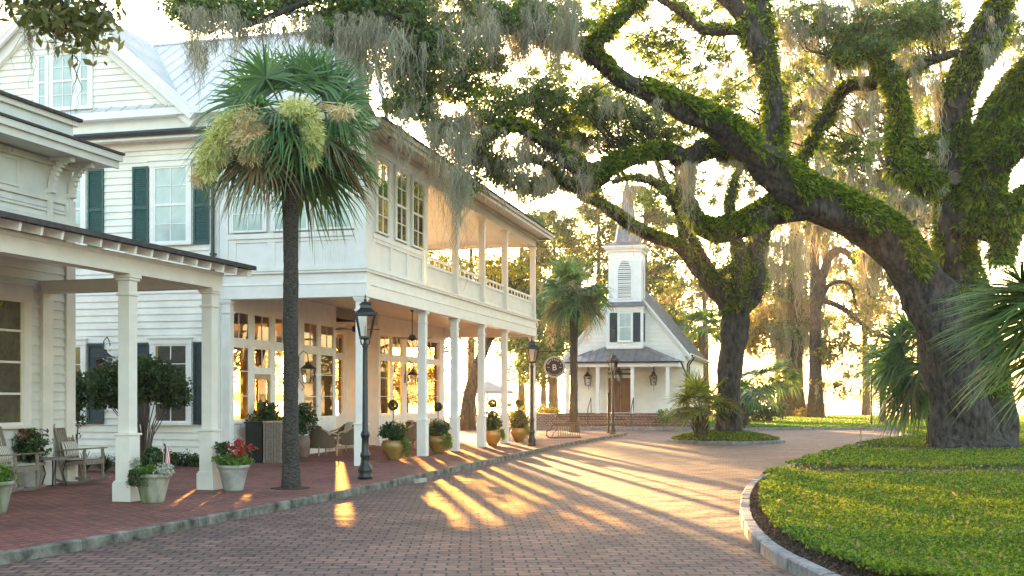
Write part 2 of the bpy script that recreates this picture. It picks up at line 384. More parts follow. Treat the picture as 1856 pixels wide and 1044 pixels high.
# right-hand lawn
lk = [(9.5, -1), (6.2, 2), (4.5, 5), (3.6, 7.5), (3.1, 9.5), zr(1468, 1044), zr(1402, 1005), zr(1365, 960), zr(1358, 925), zr(1364, 900), zr(1381, 880), zr(1410, 865), zr(1433, 855), zr(1500, 833), zr(1560, 814), (15.6, 45), (17.3, 48), (18.3, 53), (20.5, 58), (25, 60.2), (40, 60.8)]
lk = smooth_poly(lk, 5)
lawn_poly = [(p.x, p.y) for p in lk]+[(70, 60.8), (70, -1)]
poly_sheet('lawn', lawn_poly, .0, M['gcover'], depth=.13)
kerb('lawn_kerb', lk, side=-1, stone=.36, w=.14, z1=.03)
# mulch strips on the lawn, 4 mm above
def strip(name, pts, z, mt): return poly_sheet(name, pts, z, mt)
poly_sheet('mulch_strip', [(6.2, 24.6), (7.5, 25.9), (12, 26.4), (22, 26.6), (40, 26.9), (40, 24.0), (22, 23.7), (12, 23.6), (7, 23.7)], .012, M['soil'])
poly_sheet('tree_mulch', [(10.6, 34.3), (12.6, 33.0), (17, 31.6), (30, 30.6), (30, 40), (14, 39)], .016, M['soil'])
mb = MB(); mb.box(-.22, .22, -.10, -.02, -.06, .016)
o = mb.build('storm_drain', M['concrete']); o.location = (gp(754, 869, 0).x+.04, gp(754, 869, 0).y, .004); o.rotation_euler = (0, 0, R(70)); tag(o, 'pale storm drain cover set into the kerb of the brick road', 'drain cover')

# ================================================================== BUILDING PIECES
def siding(mb, m, a0, a1, z0, z1, lap=.175, out=.0):
    z = z0; n = max(1, round((z1-z0)/lap)); lap = (z1-z0)/n
    f0 = a0 if callable(a0) else (lambda z: a0); f1 = a1 if callable(a1) else (lambda z: a1)
    for i in range(n):
        zt = z+lap
        m.quad(mb, (f0(z), out+.036, z), (f1(z), out+.036, z), (f1(zt), out+.004, zt), (f0(zt), out+.004, zt))
        m.quad(mb, (f0(z), out+.003, z), (f1(z), out+.003, z), (f1(z), out+.036, z), (f0(z), out+.036, z))
        z = zt
def window(parent, m, a0, a1, z0, z1, cols=2, rows=4, casing=.11, pane='darkglass', trim='trim', solid=True, mid=True, base=.022, sill=True, name='window', mt=.022):
    mb = MB(); b = base
    if casing:
        m.box(mb, a0-casing, a0, b, b+.06, z0, z1); m.box(mb, a1, a1+casing, b, b+.06, z0, z1)
        m.box(mb, a0-casing-.02, a1+casing+.02, b, b+.075, z1, z1+casing*1.3)
        m.box(mb, a0-casing-.05, a1+casing+.05, b, b+.11, z1+casing*1.3, z1+casing*1.3+.035)
        if sill: m.box(mb, a0-casing-.03, a1+casing+.03, b, b+.11, z0-.06, z0)
    o0, o1 = b+.022, b+.047
    m.box(mb, a0, a1, o0, o1+.005, z0, z0+.05); m.box(mb, a0, a1, o0, o1+.005, z1-.045, z1)
    m.box(mb, a0, a0+.045, o0, o1+.004, z0+.05, z1-.045); m.box(mb, a1-.045, a1, o0, o1+.004, z0+.05, z1-.045)
    for i in range(1, cols):
        a = a0+(a1-a0)*i/cols; m.box(mb, a-mt/2, a+mt/2, o0, o1, z0+.05, z1-.045)
    for j in range(1, rows):
        z = z0+(z1-z0)*j/rows; w = .028 if (mid and j*2 == rows) else mt/2
        m.box(mb, a0+.045, a1-.045, o0-.001, o1+(.006 if w > .02 else -.002), z-w, z+w)
    w = mb.build(name, M[trim], parent)
    pb = MB(); m.box(pb, a0+.01, a1-.01, b+.018, b+.030, z0+.01, z1-.01) if solid else m.quad(pb, (a0, b+.034, z0), (a1, b+.034, z0), (a1, b+.034, z1), (a0, b+.034, z1))
    pb.build('pane', M[pane], w)
    return w
def shutter(parent, m, a0, a1, z0, z1, mt='shutter', out=.03):
    mb = MB(); o = out; s = .05
    m.box(mb, a0, a0+s, o, o+.04, z0, z1); m.box(mb, a1-s, a1, o, o+.04, z0, z1)
    zm = z0+(z1-z0)*.48
    for za, zb in ((z0, z0+.08), (zm-.04, zm+.04), (z1-.06, z1)): m.box(mb, a0+s, a1-s, o+.001, o+.041, za, zb)
    m.box(mb, a0+s, a1-s, o, o+.008, z0+.08, z1-.06)
    for za, zb in ((z0+.08, zm-.04), (zm+.04, z1-.06)):
        n = int((zb-za)/.055)
        for i in range(n):
            z = za+(zb-za)*(i+.5)/n
            p = [m.p(a0+s, o+.03, z-.02), m.p(a1-s, o+.03, z-.02), m.p(a1-s, o+.012, z+.025), m.p(a0+s, o+.012, z+.025)]
            mb.quad(*p)
    return mb.build('shutter', M[mt], parent)
def panels(mb, m, a0, a1, z0, z1, n, gap=.1, bead=()):
    w = (a1-a0-gap*(n+1))/n
    for i in range(n+1):
        a = a0+i*(w+gap); m.box(mb, a, a+gap, .0, .03, z0+.09, z1-.09)
    m.box(mb, a0, a1, .0, .034, z0, z0+.09); m.box(mb, a0, a1, .0, .034, z1-.09, z1)
    for i in bead:
        s = a0+gap+i*(w+gap)
        k = int(w/.07)
        for j in range(k): m.box(mb, s+w*j/k+.01, s+w*(j+1)/k-.012, .0, .012, z0+.09, z1-.09)

# ================================================================== HOTEL (two storey gallery + white house)
HX, HY = -3.55, 27.3
hotel = empty('hotel_building', (HX, HY, 0), R(-14), 'large white two storey inn with wrap around gallery, green shutters and grey metal roof', 'building')
F = Map('F', 0); RT = Map('R', 0); SW = Map('R', -3.8)
mb = MB()
siding(mb, F, -16, -4.12, .25, 8.15)
siding(mb, F, -12.2, -4.4, 8.93, 9.0)
mb.quad((-16, .02, -.1), (-3.85, .02, -.1), (-3.85, .02, 8.9), (-16, .02, 8.9))
mb.build('siding', M['siding'], hotel)
# body: storey above ground room, side walls
mb = MB()
mb.box(-16, -3.83, .03, .2, -.1, 8.2)          # front wall thickness
mb.box(-16, -3.85, .2, 8.8, 4.15, 8.8)         # upper body
mb.box(-3.85, -3.8, .25, 9.2, 4.8, 8.0)        # gallery back wall
mb.box(-12, -3.85, 8.8, 9.2, 4.15, 8.0)
mb.box(-16.2, -16, .2, 8.8, -.1, 8.8)
mb.build('wall', M['siding'], hotel)
mb = MB()
F.box(mb, -16, -4.12, 0, .05, -.1, .25); F.box(mb, -4.12, -3.86, 0, .06, -.1, 8.15)
F.box(mb, -16, .02, .0, .07, 7.92, 8.16)
F.box(mb, -16, .5, .07, .42, 8.12, 8.16); F.box(mb, -16, .62, .42, .46, 8.1, 8.3)
mb.box(-16, -.2, .0, .1, 8.3, 8.76)                       # band between the eaves
F.box(mb, -16, .1, .0, .28, 8.74, 8.8); F.box(mb, -16, .2, .28, .31, 8.72, 8.9)
mb.build('cornice', M['trim'], hotel)
mb = MB()
mb.tube([(-16, -.53, 8.24), (.1, -.53, 8.24)], .075, 8)
mb.tube([(-3.98, -.14, .2), (-3.98, -.14, 7.7), (-3.98, -.45, 8.15)], .05, 8)
for z in (1.2, 3.2, 5.2, 7.0): mb.box(-4.05, -3.91, -.16, -.055, z, z+.05)
mb.build('gutter', M['gutter'], hotel)
mb = MB()      # pent roof between the eaves, main roof
mb.quad((-16, -.5, 8.32), (.62, -.5, 8.32), (.3, -.05, 8.44), (-16, -.05, 8.44))
A = (-18, -.31, 8.9); B = (.1, -.31, 8.9); C = (-1.61, 4.4, 12.1); D = (-18, 4.4, 12.1)
mb.quad(A, B, C, D); mb.quad(B, (.45, .6, 7.95), (-3.8, 8.8, 8.9), C); mb.quad(D, C, (-3.8, 8.8, 8.9), (-18, 8.8, 8.9))
for i in range(44):                                        # standing seams
    x = -17.8+i*.42
    if x > .0: break
    t = 1.0 if x < -1.61 else 1-(x+1.61)/1.71
    p = Vector((x, -.31, 8.9)); q = Vector((x, -.31+4.71*t, 8.9+3.2*t)); mb.bar(p+Vector((0, 0, .008)), q+Vector((0, 0, .008)), .022, .03)
mb.bar(Vector(D)+Vector((0, 0, .02)), Vector(C)+Vector((0, 0, .02)), .12, .06)
mb.bar(Vector(C), (.45, .6, 8.0), .1, .05)
# cross gable roof
GX, GH, GZ0, GZ1 = -8.5, 3.75, 8.85, 12.12
for s in (-1, 1):
    mb.quad((GX+s*(GH+.35), -.42, GZ0-.2), (GX, -.42, GZ1+.06), (GX, 4.35, GZ1+.06), (GX+s*.1, 4.35, GZ1-.02))
    mb.quad((GX+s*(GH+.35), -.42, GZ0-.2), (GX+s*.1, 4.35, GZ1-.02), (GX+s*(GH+.3), .0, GZ0-.1))
    for k in range(22):
        y = -.3+k*.22; t = 1-(y+.42)/4.9
        if t < .05: break
        mb.bar((GX+s*.02, y, GZ1+.08), (GX+s*(GH+.35)*t, y, GZ1+.08-(GZ1-GZ0+.26)*t), .025, .04)
mb.build('roof', M['metalroof'], hotel)
mb = MB(); hw = lambda z: GH*(GZ1-z)/(GZ1-GZ0)
G = Map('F', -.02)
siding(mb, G, lambda z: GX-hw(z), lambda z: GX+hw(z), 8.9, GZ1-.02, .17)
mb.build('gable_siding', M['siding'], hotel)
mb = MB()
for s in (-1, 1):
    p0 = Vector((GX+s*(GH+.3), -.12, GZ0-.28)); p1 = Vector((GX, -.12, GZ1-.12)); mb.bar(p0, p1, .16, .42, up=(0, 0, 1))
    p0 = Vector((GX+s*(GH+.35), -.36, GZ0-.22)); p1 = Vector((GX, -.36, GZ1-.0)); mb.bar(p0, p1, .1, .2, up=(0, 0, 1))
    p0 = Vector((GX+s*(GH+.33), -.26, GZ0-.16)); p1 = Vector((GX, -.26, GZ1+.02)); mb.bar(p0, p1, .34, .04, up=(0, 0, 1))
G.box(mb, GX-1.45, GX+1.25, .0, .05, 8.9, 8.98)
mb.build('rake_trim', M['trim'], hotel)
# gable windows
gx = GX+.0
def ux(px):
    xo = (px-928)/FP; return -(-3.55-27.3*xo)/(.97+.242*xo)
for (p0, p1, c) in ((72, 88, 1), (98, 137, 2), (148, 165, 1)):
    window(hotel, G, ux(p0), ux(p1), 9.12, 10.55, cols=c, rows=4, casing=.1, pane='blind', name='window')
# house windows with shutters
for xc in (-5.19, -8.2):
    window(hotel, F, xc-.47, xc+.47, 5.55, 7.48, 2, 4, pane='blind')
    for s in (-1, 1): shutter(hotel, F, xc+s*.86-.23, xc+s*.86+.23, 5.5, 7.52)
    window(hotel, F, xc-.47, xc+.47, 1.02, 3.0, 2, 4, pane='darkglass')
    for s in (-1, 1): shutter(hotel, F, xc+s*.86-.23, xc+s*.86+.23, .98, 3.04, 'darkpaint')
window(hotel, F, -12.4, -11.5, 5.55, 7.48, 2, 4, pane='blind')
# --- gallery, front and right
T = 18.7
cb = [0.0, 4.7, 7.8, 10.9, 14.0, 18.7-.16]
mb = MB()      # entablature between floors
F.box(mb, -3.85, .04, -.3, .0, 4.1, 4.72); RT.box(mb, .3, T, -.3, .0, 4.1, 4.72)
F.box(mb, -3.85, .055, .0, .015, 4.1, 4.42)
RT.box(mb, .0, T, .0, .015, 4.1, 4.42); RT.box(mb, .0, T, .0, .035, 4.40, 4.45)
F.box(mb, -3.85, .055, .0, .035, 4.42, 4.45)
F.box(mb, -3.85, .08, .0, .07, 4.70, 4.80); RT.box(mb, .0, T+.07, .0, .07, 4.70, 4.80)
F.box(mb, -3.85, .10, .0, .095, 4.76, 4.80); RT.box(mb, .0, T+.09, .0, .095, 4.76, 4.80)
mb.box(-8.2, -.3, T-.3, T, 4.1, 4.72)
mb.build('entablature', M['trim'], hotel, bevel=.004)
mb = MB()
mb.box(-3.85, -.3, .3, T-.3, 4.5, 4.7)
for k in range(38): mb.box(-.31-k*.093, -.31-k*.093-.086, .3, T-.3, 4.488, 4.5)
mb.box(-12, -3.85, .2, T-.3, 4.15, 4.7)
mb.build('porch_ceiling', M['ceiling'], hotel)
# upper enclosed sun room: front and right
mb = MB()
F.box(mb, -3.85, .0, -.1, -.03, 4.8, 7.95); mb.box(-.07, .0, .1, 4.5, 4.8, 7.95)
F.box(mb, -3.85, -3.62, -.03, .03, 4.8, 7.95); F.box(mb, -.26, .032, -.03, .03, 4.8, 7.95)
RT.box(mb, 0.0, .45, .0, .03, 4.8, 7.95)
F.box(mb, -3.62, -.26, -.03, .05, 5.58, 5.70); RT.box(mb, .45, 4.45, 0, .05, 5.58, 5.70)
F.box(mb, -3.62, -.26, -.03, .02, 7.62, 7.95); RT.box(mb, .45, 4.45, 0, .02, 7.62, 7.95)
Fm = Map('F', .03)
panels(mb, Fm, -3.62, -.26, 4.8, 5.58, 3, .2, (2,))
panels(mb, RT, .45, 4.45, 4.8, 5.58, 3, .2)
RT.box(mb, .45, .62, 0, .02, 5.7, 7.62); RT.box(mb, 1.55, 2.0, 0, .02, 5.7, 7.62); RT.box(mb, 2.95, 3.3, 0, .02, 5.7, 7.62)
mb.box(-3.8, -.07, 4.42, 4.5, 4.8, 7.95)
mb.build('sun_room_wall', M['trim'], hotel)
for (a, b) in ((-3.5, -2.62), (-2.38, -1.46), (-1.24, -.32)):
    window(hotel, F, a, b, 5.74, 7.58, 2, 4, casing=.06, pane='blind', sill=False)
for (a, b) in ((.68, 1.5), (2.06, 2.9), (3.36, 4.3)):
    window(hotel, RT, a, b, 5.74, 7.58, 2, 4, casing=.05, pane='mirrorglass', sill=False)
def gcol(parent, x, y, z0, z1, w=.3, ped=None, mt='trim', name='column', cap=True, pedw=1.35):
    mb = MB()
    if ped:
        mb.cbox(x, y, w*pedw, w*pedw, z0, z0+ped); mb.cbox(x, y, w*pedw+.05, w*pedw+.05, z0+ped, z0+ped+.035)
        mb.cbox(x, y, w*pedw+.06, w*pedw+.06, z0, z0+.0) if 0 else None
        za = z0+ped+.035
    else:
        mb.cbox(x, y, w*1.2, w*1.2, z0, z0+.22); za = z0+.22
    mb.cbox(x, y, w, w, za, z1-.0)
    if cap:
        mb.cbox(x, y, w+.05, w+.05, z1-.34, z1-.30); mb.cbox(x, y, w+.06, w+.06, z1-.1, z1-.06); mb.cbox(x, y, w+.1, w+.1, z1-.06, z1-.001)
    return mb.build(name, M[mt], parent, bevel=.005)
for t in cb:
    y = t+.16
    gcol(hotel, -.16, y if t else .16, 0, 4.1, .21, ped=1.0, pedw=1.28)
    if t: gcol(hotel, -.14, y, 4.8, 7.7, .20)
gcol(hotel, -3.72, .16, 0, 4.1, .22)
mb = MB()   # balcony railing panels
for i in range(1, 5):
    a0, a1 = cb[i]+.3, cb[i+1]+.02
    RT.box(mb, a0, a1, -.20, -.14, 4.86, 4.94); RT.box(mb, a0, a1, -.20, -.12, 5.42, 5.50)
    k = int((a1-a0)/.085)
    for j in range(k): RT.box(mb, a0+(a1-a0)*j/k+.006, a0+(a1-a0)*(j+1)/k-.006, -.19, -.155, 4.94, 5.42)
    RT.box(mb, a0, a1, -.20, -.12, 5.66, 5.72)
    k = int((a1-a0)/.45)
    for j in range(k+1): RT.box(mb, a0+(a1-a0)*j/max(k, 1)-.02, a0+(a1-a0)*j/max(k, 1)+.02, -.18, -.14, 5.50, 5.66)
mb.build('balcony_railing', M['trim'], hotel)
mb = MB()   # gallery eave, beam, soffit
RT.box(mb, .0, T, -.3, .0, 7.7, 8.0); RT.box(mb, -.0, T+.5, .0, .5, 8.06, 8.1)
RT.box(mb, -.55, T+.62, .5, .56, 8.02, 8.24); RT.box(mb, -.55, T+.66, .56, .62, 8.14, 8.26); RT.box(mb, 0, T, 0, .1, 7.96, 8.06)
mb.box(-8.2, 0, T-.3, T, 7.7, 8.0); mb.box(-8.3, .56, T+.5, T+.56, 8.02, 8.24); mb.box(-8.2, .5, T, T+.5, 8.06, 8.1)
mb.box(-8.3, -8.0, 9.2, T, 7.7, 8.0)
mb.box(-8.0, -.3, 4.5, T-.3, 7.82, 7.9); mb.box(-3.85, -.3, 4.5, 4.56, 7.6, 7.82)
mb.build('gallery_eave', M['galbeige'], hotel)
for y in (9.6, 14, T-.16): gcol(hotel, -8.1, y, 0, 7.7, .27)
mb = MB()
mb.quad((.66, -.55, 8.27), (.66, T+.7, 8.27), (-4, T-4, 10.0), (-4, 4.1, 10.0))
mb.quad((.66, T+.7, 8.27), (-8.7, T+.7, 8.27), (-4, T-4, 10.0)); mb.quad((-8.7, T+.7, 8.27), (-8.7, 8, 8.27), (-4, 4.1, 10), (-4, T-4, 10))
mb.box(.6, .67, -.55, T+.7, 8.25, 8.29); mb.box(-8.7, .66, T+.64, T+.7, 8.25, 8.29)
mb.build('shingle_roof', M['shingle'], hotel)
mb = MB(); mb.box(-8, -.1, 9.2, T-.1, 4.70, 4.79); mb.box(-3.8, -.1, 4.5, 9.2, 4.70, 4.79); mb.build('balcony_floor', M['galbeige'], hotel)
window(hotel, Map('R', -3.8), 6.2, 7.4, 5.1, 7.2, 2, 4, pane='darkglass')
# --- storefront walls on the ground floor: (a0,a1,bays) each bay: (a0,a1,type)
def storefront(m, y0, y1, bays, ztop=4.5):
    mb = MB(); frames = []
    edges = [y0]+[e for b in bays for e in b[:2]]+[y1]
    for i in range(0, len(edges), 2): m.box(mb, edges[i], edges[i+1], -.12, .0, -.1, ztop)
    for (a0, a1, k) in bays:
        m.box(mb, a0, a1, -.12, .0, 3.88, ztop); m.box(mb, a0, a1, -.119, .012, 2.99, 3.14)
        if k == 'd': m.box(mb, a0, a1, -.119, .01, 2.28, 2.42)
        else:
            m.box(mb, a0, a1, -.12, -.0, -.1, 1.0); m.box(mb, a0-.02, a1+.02, -.0, .03, .98, 1.05)
            n = int((a1-a0)/.09)
            for j in range(n): m.box(mb, a0+(a1-a0)*j/n+.008, a0+(a1-a0)*(j+1)/n-.008, 0, .01, .22, .94)
    m.box(mb, y0, y1, .012, .03, .0, .2)
    mb.build('storefront_wall', M['trim'], hotel)
    for (a0, a1, k) in bays:
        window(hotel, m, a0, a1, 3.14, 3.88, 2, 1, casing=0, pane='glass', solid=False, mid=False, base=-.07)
        if k == 'd':
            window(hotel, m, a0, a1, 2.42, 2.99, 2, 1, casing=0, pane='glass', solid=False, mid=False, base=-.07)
            d = MB(); m.box(d, a0, a0+.1, -.08, -.03, .02, 2.28); m.box(d, a1-.1, a1, -.08, -.03, .02, 2.28)
            m.box(d, a0+.1, a1-.1, -.08, -.03, 2.14, 2.28); m.box(d, a0+.1, a1-.1, -.08, -.03, .02, .3); 
            dd = d.build('door', M['palewood'], hotel)
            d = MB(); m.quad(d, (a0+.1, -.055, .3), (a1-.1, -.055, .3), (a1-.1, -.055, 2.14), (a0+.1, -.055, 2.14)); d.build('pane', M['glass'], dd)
            d = MB(); m.box(d, a0+.03, a0+.06, -.03, .03, .95, 1.2); d.build('handle', M['iron'], dd)
        else:
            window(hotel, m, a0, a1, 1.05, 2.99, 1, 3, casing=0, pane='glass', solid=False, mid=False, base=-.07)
storefront(SW, .2, 7.25, [(.38, 1.5, 'w'), (1.76, 2.74, 'd'), (3.0, 4.0, 'w'), (4.9, 5.86, 'w'), (6.1, 7.1, 'w')])
storefront(Map('R', -5.0), 7.25, 11.0, [(7.4, 8.2, 'w'), (8.5, 9.6, 'd'), (9.9, 10.8, 'w')])
storefront(SW, 11.0, 18.5, [(11.15, 12.2, 'w'), (12.4, 13.45, 'w'), (13.9, 15.45, 'w'), (15.75, 17.9, 'w')])
for a in (7.13, 11.0): mb = MB(); mb.box(-5.0, -3.92, a, a+.12, -.1, 4.5); mb.build('recess_wall', M['trim'], hotel)
Bk = Map('B', 18.5); Lf = Map('L', -12)
mb = MB()       # far end and left room walls, tall openings added to pass sun streaks
for a in (-12, -10.2, -8.4, -6.6, -4.2): Bk.box(mb, a, a+.28, -.12, .0, -.1, 4.5)
Bk.box(mb, -12, -3.92, -.12, .0, 3.7, 4.5); Bk.box(mb, -12, -3.92, -.12, .0, -.1, .35)
for a in (.2, 3, 5, 7.5, 10, 12.5, 15, 18.1): Lf.box(mb, a, a+.5, -.12, .0, -.1, 4.5)
Lf.box(mb, .2, 18.5, -.12, .0, 3.6, 4.5); Lf.box(mb, .2, 18.5, -.12, .0, -.1, .5)
mb.box(-8.5, -8.38, .2, 5.4, 0, 4.15); mb.box(-12, -9, 9.2, 9.3, 0, 4.15)
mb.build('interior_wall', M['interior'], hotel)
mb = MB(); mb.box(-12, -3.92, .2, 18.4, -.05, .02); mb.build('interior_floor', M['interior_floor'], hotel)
# ================================================================== SHOP with porch on the left
shop = empty('shop_building', (-5.45, 20.4, 0), R(-17), 'cream clapboard shop with bracketed cornice and shingled front porch, left edge', 'building')
S = Map('R', -3.6)
mb = MB(); siding(mb, S, -9, .8, .2, 4.9); siding(mb, S, -9, .8, 4.9, 5.45, .18)
mb.box(-9, -3.6, -9, .79, -.1, 7.0)
S.box(mb, -9, .8, 0, .03, 5.45, 6.1)
siding(mb, S, -9, .8, 6.5, 7.05, .28, out=.02)
mb.build('siding', M['cream'], shop)
mb = MB()
S.box(mb, .58, .84, 0, .07, -.1, 5.5); S.box(mb, -.12, .16, 0, .10, -.1, 3.65)
S.box(mb, -.15, .19, .0, .14, 0, .5); S.box(mb, .55, .86, .0, .11, 0, .5)
S.box(mb, -9, .86, 0, .06, 5.40, 5.48); S.box(mb, -9, .86, .0, .05, 5.2, 5.25); S.box(mb, -9, .9, 0, .12, 4.98, 5.06)
for a0, a1 in ((-9, -5.2), (-5, -.7)):                                      # recessed frieze panels
    for z in (5.52, 6.0): S.box(mb, a0, a1, .03, .055, z, z+.045)
    for a in (a0, a1-.045): S.box(mb, a, a+.045, .03, .054, 5.56, 6.0)
S.box(mb, -9, .9, .03, .10, 6.08, 6.2)
for k in range(60): S.box(mb, -.9-k*.12, -.9-k*.12-.06, .10, .15, 6.10, 6.17)
S.box(mb, -9, 1.25, .0, .70, 6.22, 6.27); S.box(mb, -9, 1.3, .68, .74, 6.2, 6.42); S.box(mb, -9, 1.34, .74, .8, 6.34, 6.46)
S.box(mb, -9, .9, .0, .10, 6.98, 7.08)
mb.build('cornice', M['creamtrim'], shop)
for a in (.1, .68):                                                          # scroll brackets
    mb = MB()
    for k in range(9):
        t = k/8; ang = t*math.pi/2
        o = .08+.42*(1-math.cos(ang)); z = 5.62+.56*math.sin(ang)
        S.box(mb, a-.05, a+.05, o-.02, o+.10, z-.07, z+.04)
    S.box(mb, a-.07, a+.07, .03, .16, 5.54, 5.62); S.box(mb, a-.045, a+.045, .03, .11, 5.02, 5.54); S.box(mb, a-.06, a+.06, .03, .14, 4.86, 4.95)
    S.box(mb, a-.055, a+.055, .03, .5, 6.16, 6.22)
    mb.build('bracket', M['creamtrim'], shop)
mb = MB()
S.box(mb, -9, 1.36, .0, .84, 6.47, 6.51); S.box(mb, -9, .95, -.3, .16, 7.08, 7.14)
mb.quad((.62, -9, 4.03), (.62, .52, 4.03), (-3.6, .52, 4.95), (-3.6, -9, 4.95)); mb.quad((.6, -9, 3.99), (.6, .5, 3.99), (-3.6, .5, 4.91), (-3.6, -9, 4.91))
mb.box(.58, .64, -9, .54, 3.985, 4.06); mb.bar((.62, .52, 4.02), (-3.6, .52, 4.94), .05, .07)
mb.build('roof', M['shingle'], shop)
mb = MB()
for k in range(22):
    y = .42-k*.42; mb.bar((.54, y, 3.93), (-3.6, y, 4.83), .05, .13)
mb.quad((.57, -9, 3.975), (.57, .5, 3.975), (-3.6, .5, 4.895), (-3.6, -9, 4.895))
mb.bar((.56, .47, 3.93), (-3.6, .47, 4.83), .04, .15)
mb.build('rafter', M['trim'], shop)
mb = MB()
mb.box(-.14, .14, -9, .2, 3.62, 3.86); mb.box(-3.6, -.14, -.1, .12, 3.62, 3.86); mb.box(-.16, .16, -9, .22, 3.86, 3.92); 
mb.build('beam', M['creamtrim'], shop)
gcol(shop, 0, 0, 0, 3.62, .21, ped=1.05, mt='creamtrim', name='post', pedw=1.28)
gcol(shop, 0, -2.4, 0, 3.62, .21, ped=1.05, mt='creamtrim', name='post', pedw=1.28)
gcol(shop, 0, -9, 0, 3.62, .27, ped=1.05, mt='creamtrim', name='post')
for c in [c for c in shop.children if c.name.startswith('post')]:
    pass
for y in (0, -2.4): mb = MB(); mb.cbox(0, y, .34, .34, 0, .30); mb.cbox(0, y, .31, .31, .30, .33); mb.build('post_base', M['creamtrim'], shop, bevel=.006)
window(shop, S, -2.75, -.62, 1.15, 3.45, 2, 4, casing=.2, pane='mirrorglass', trim='creamtrim', mid=False, base=.03, mt=.04)
# ================================================================== CHAPEL
ch = empty('chapel', (6.28, 64.92, 0), R(-14), 'small white clapboard chapel with steeple, louvred belfry and brick steps', 'building')
C = Map('F', 2.2); CR = Map('R', 3.4)
HR = 4.45; AP = 8.6; W = 3.4; SL = (AP-HR)/W
mb = MB()
siding(mb, C, -W, W, .75, HR, .26, .012); siding(mb, C, lambda z: -(AP-z)/SL, lambda z: (AP-z)/SL, HR, AP-.1, .26, .012)
siding(mb, CR, 2.2, 16, .75, HR, .2)
mb.box(-W, W, 2.21, 16, -.1, HR)
mb.quad((-W, 2.21, HR), (W, 2.21, HR), (0, 2.21, AP)); mb.quad((-W, 16, HR), (W, 16, HR), (0, 16, AP))
mb.build('wall', M['siding'], ch)
mb = MB()
for s in (-1, 1):
    mb.quad((s*(W+.4), 1.9, HR-.4*SL+.08), (0, 1.9, AP+.12), (0, 16.3, AP+.12), (s*(W+.4), 16.3, HR-.4*SL+.08))
    for k in range(24): mb.bar((s*(W+.4), 2+k*.6, HR-.4*SL+.1), (0, 2+k*.6, AP+.14), .04, .05)
mb.quad((-3.42, -.55, 3.72), (3.42, -.55, 3.72), (1.25, 1.65, 4.65), (-1.25, 1.65, 4.65))          # porch roof, hipped
mb.quad((3.42, -.55, 3.72), (3.42, 2.2, 3.72), (1.25, 1.65, 4.65)); mb.quad((-3.42, -.55, 3.72), (-3.42, 2.2, 3.72), (-1.25, 1.65, 4.65))
for k in range(19):
    x = -3.4+k*.376; t = min(1, (3.42-abs(x))/2.17); mb.bar((x, -.55, 3.73), (x, -.55+2.2*t, 3.73+.93*t), .035, .05)
for k in range(5):
    y = -.3+k*.5; t = min(1., (2.2-y)/2.2)*.9
    for s in (-1, 1): mb.bar((s*3.42, y, 3.73), (s*(3.42-2.0*t), y+.3*t, 3.73+.75*t), .035, .05)
mb.build('roof', M['darkmetalroof'], ch)
mb = MB()
for s in (-1, 1):
    mb.bar((s*(W+.4), 2.12, HR-.4*SL-.06), (0, 2.12, AP-.06), .16, .22); mb.bar((s*(W+.42), 1.95, HR-.4*SL+.02), (0, 1.95, AP+.05), .12, .1)
C.box(mb, -W-.02, -W+.16, 0, .05, .6, HR); C.box(mb, W-.16, W+.05, 0, .05, .6, HR); CR.box(mb, 2.2, 2.36, 0, .05, .6, HR)
CR.box(mb, 2.0, 16, .0, .35, HR-.36, HR-.3); CR.box(mb, 1.95, 16.2, .35, .38, HR-.4, HR-.2)
mb.box(-3.3, 3.3, -.45, -.1, 3.42, 3.68); mb.box(-3.3, -3.0, -.1, 2.2, 3.42, 3.68); mb.box(3.0, 3.3, -.1, 2.2, 3.42, 3.68)
mb.box(-3.38, 3.38, -.52, 2.2, 3.66, 3.70)
mb.build('trim', M['trim'], ch)
mb = MB(); mb.tube([(W+.46, 1.9, HR-.33), (W+.46, 16, HR-.33)], .06, 6)
mb.tube([(3.45, -.6, 3.68), (3.52, .3, 3.3), (3.52, 1.9, 3.0), (3.52, 2.05, .6)], .05, 6)
mb.tube([(W+.46, 2.0, HR-.38), (W+.15, 2.3, 3.6), (W+.12, 2.35, .6)], .05, 6)
mb.tube([(W+.46, 3.4, HR-.38), (W+.15, 3.5, 3.6), (W+.12, 3.5, .6)], .05, 6)
mb.tube([(-3.45, -.62, 3.68), (3.45, -.62, 3.68)], .05, 6)
mb.build('gutter', M['iron'], ch)
for x in (-3.1, -1.33, .67, 2.67): gcol(ch, x, -.25, .75, 3.42, .2, cap=True)
# brick steps and plinth
mb = MB()
for k in range(5):
    mb.box(-3.7, 3.6, -1.45+k*.28-.0, -1.45+(k+1)*.28 if k < 4 else 2.2, -.1, .15*(k+1))
mb.box(3.6, 4.7, -.6, 2.2, -.1, .35); mb.box(-5.2, -3.7, -.9, 2.2, -.1, .72); mb.box(3.402, 3.42, 2.2, 16, -.1, .72)
mb.build('steps', M['stepbrick'], ch)
for k in range(5):
    mb = MB(); y = -1.45+k*.28
    for j in range(72): x = -3.7+7.3*j/72; mb.box(x+.006, x+7.3/72-.006, y-.03, y+.19, .15*(k+1)-.055, .15*(k+1)+.006)
    mb.build('step_nosing', M['roadbrick'], ch)
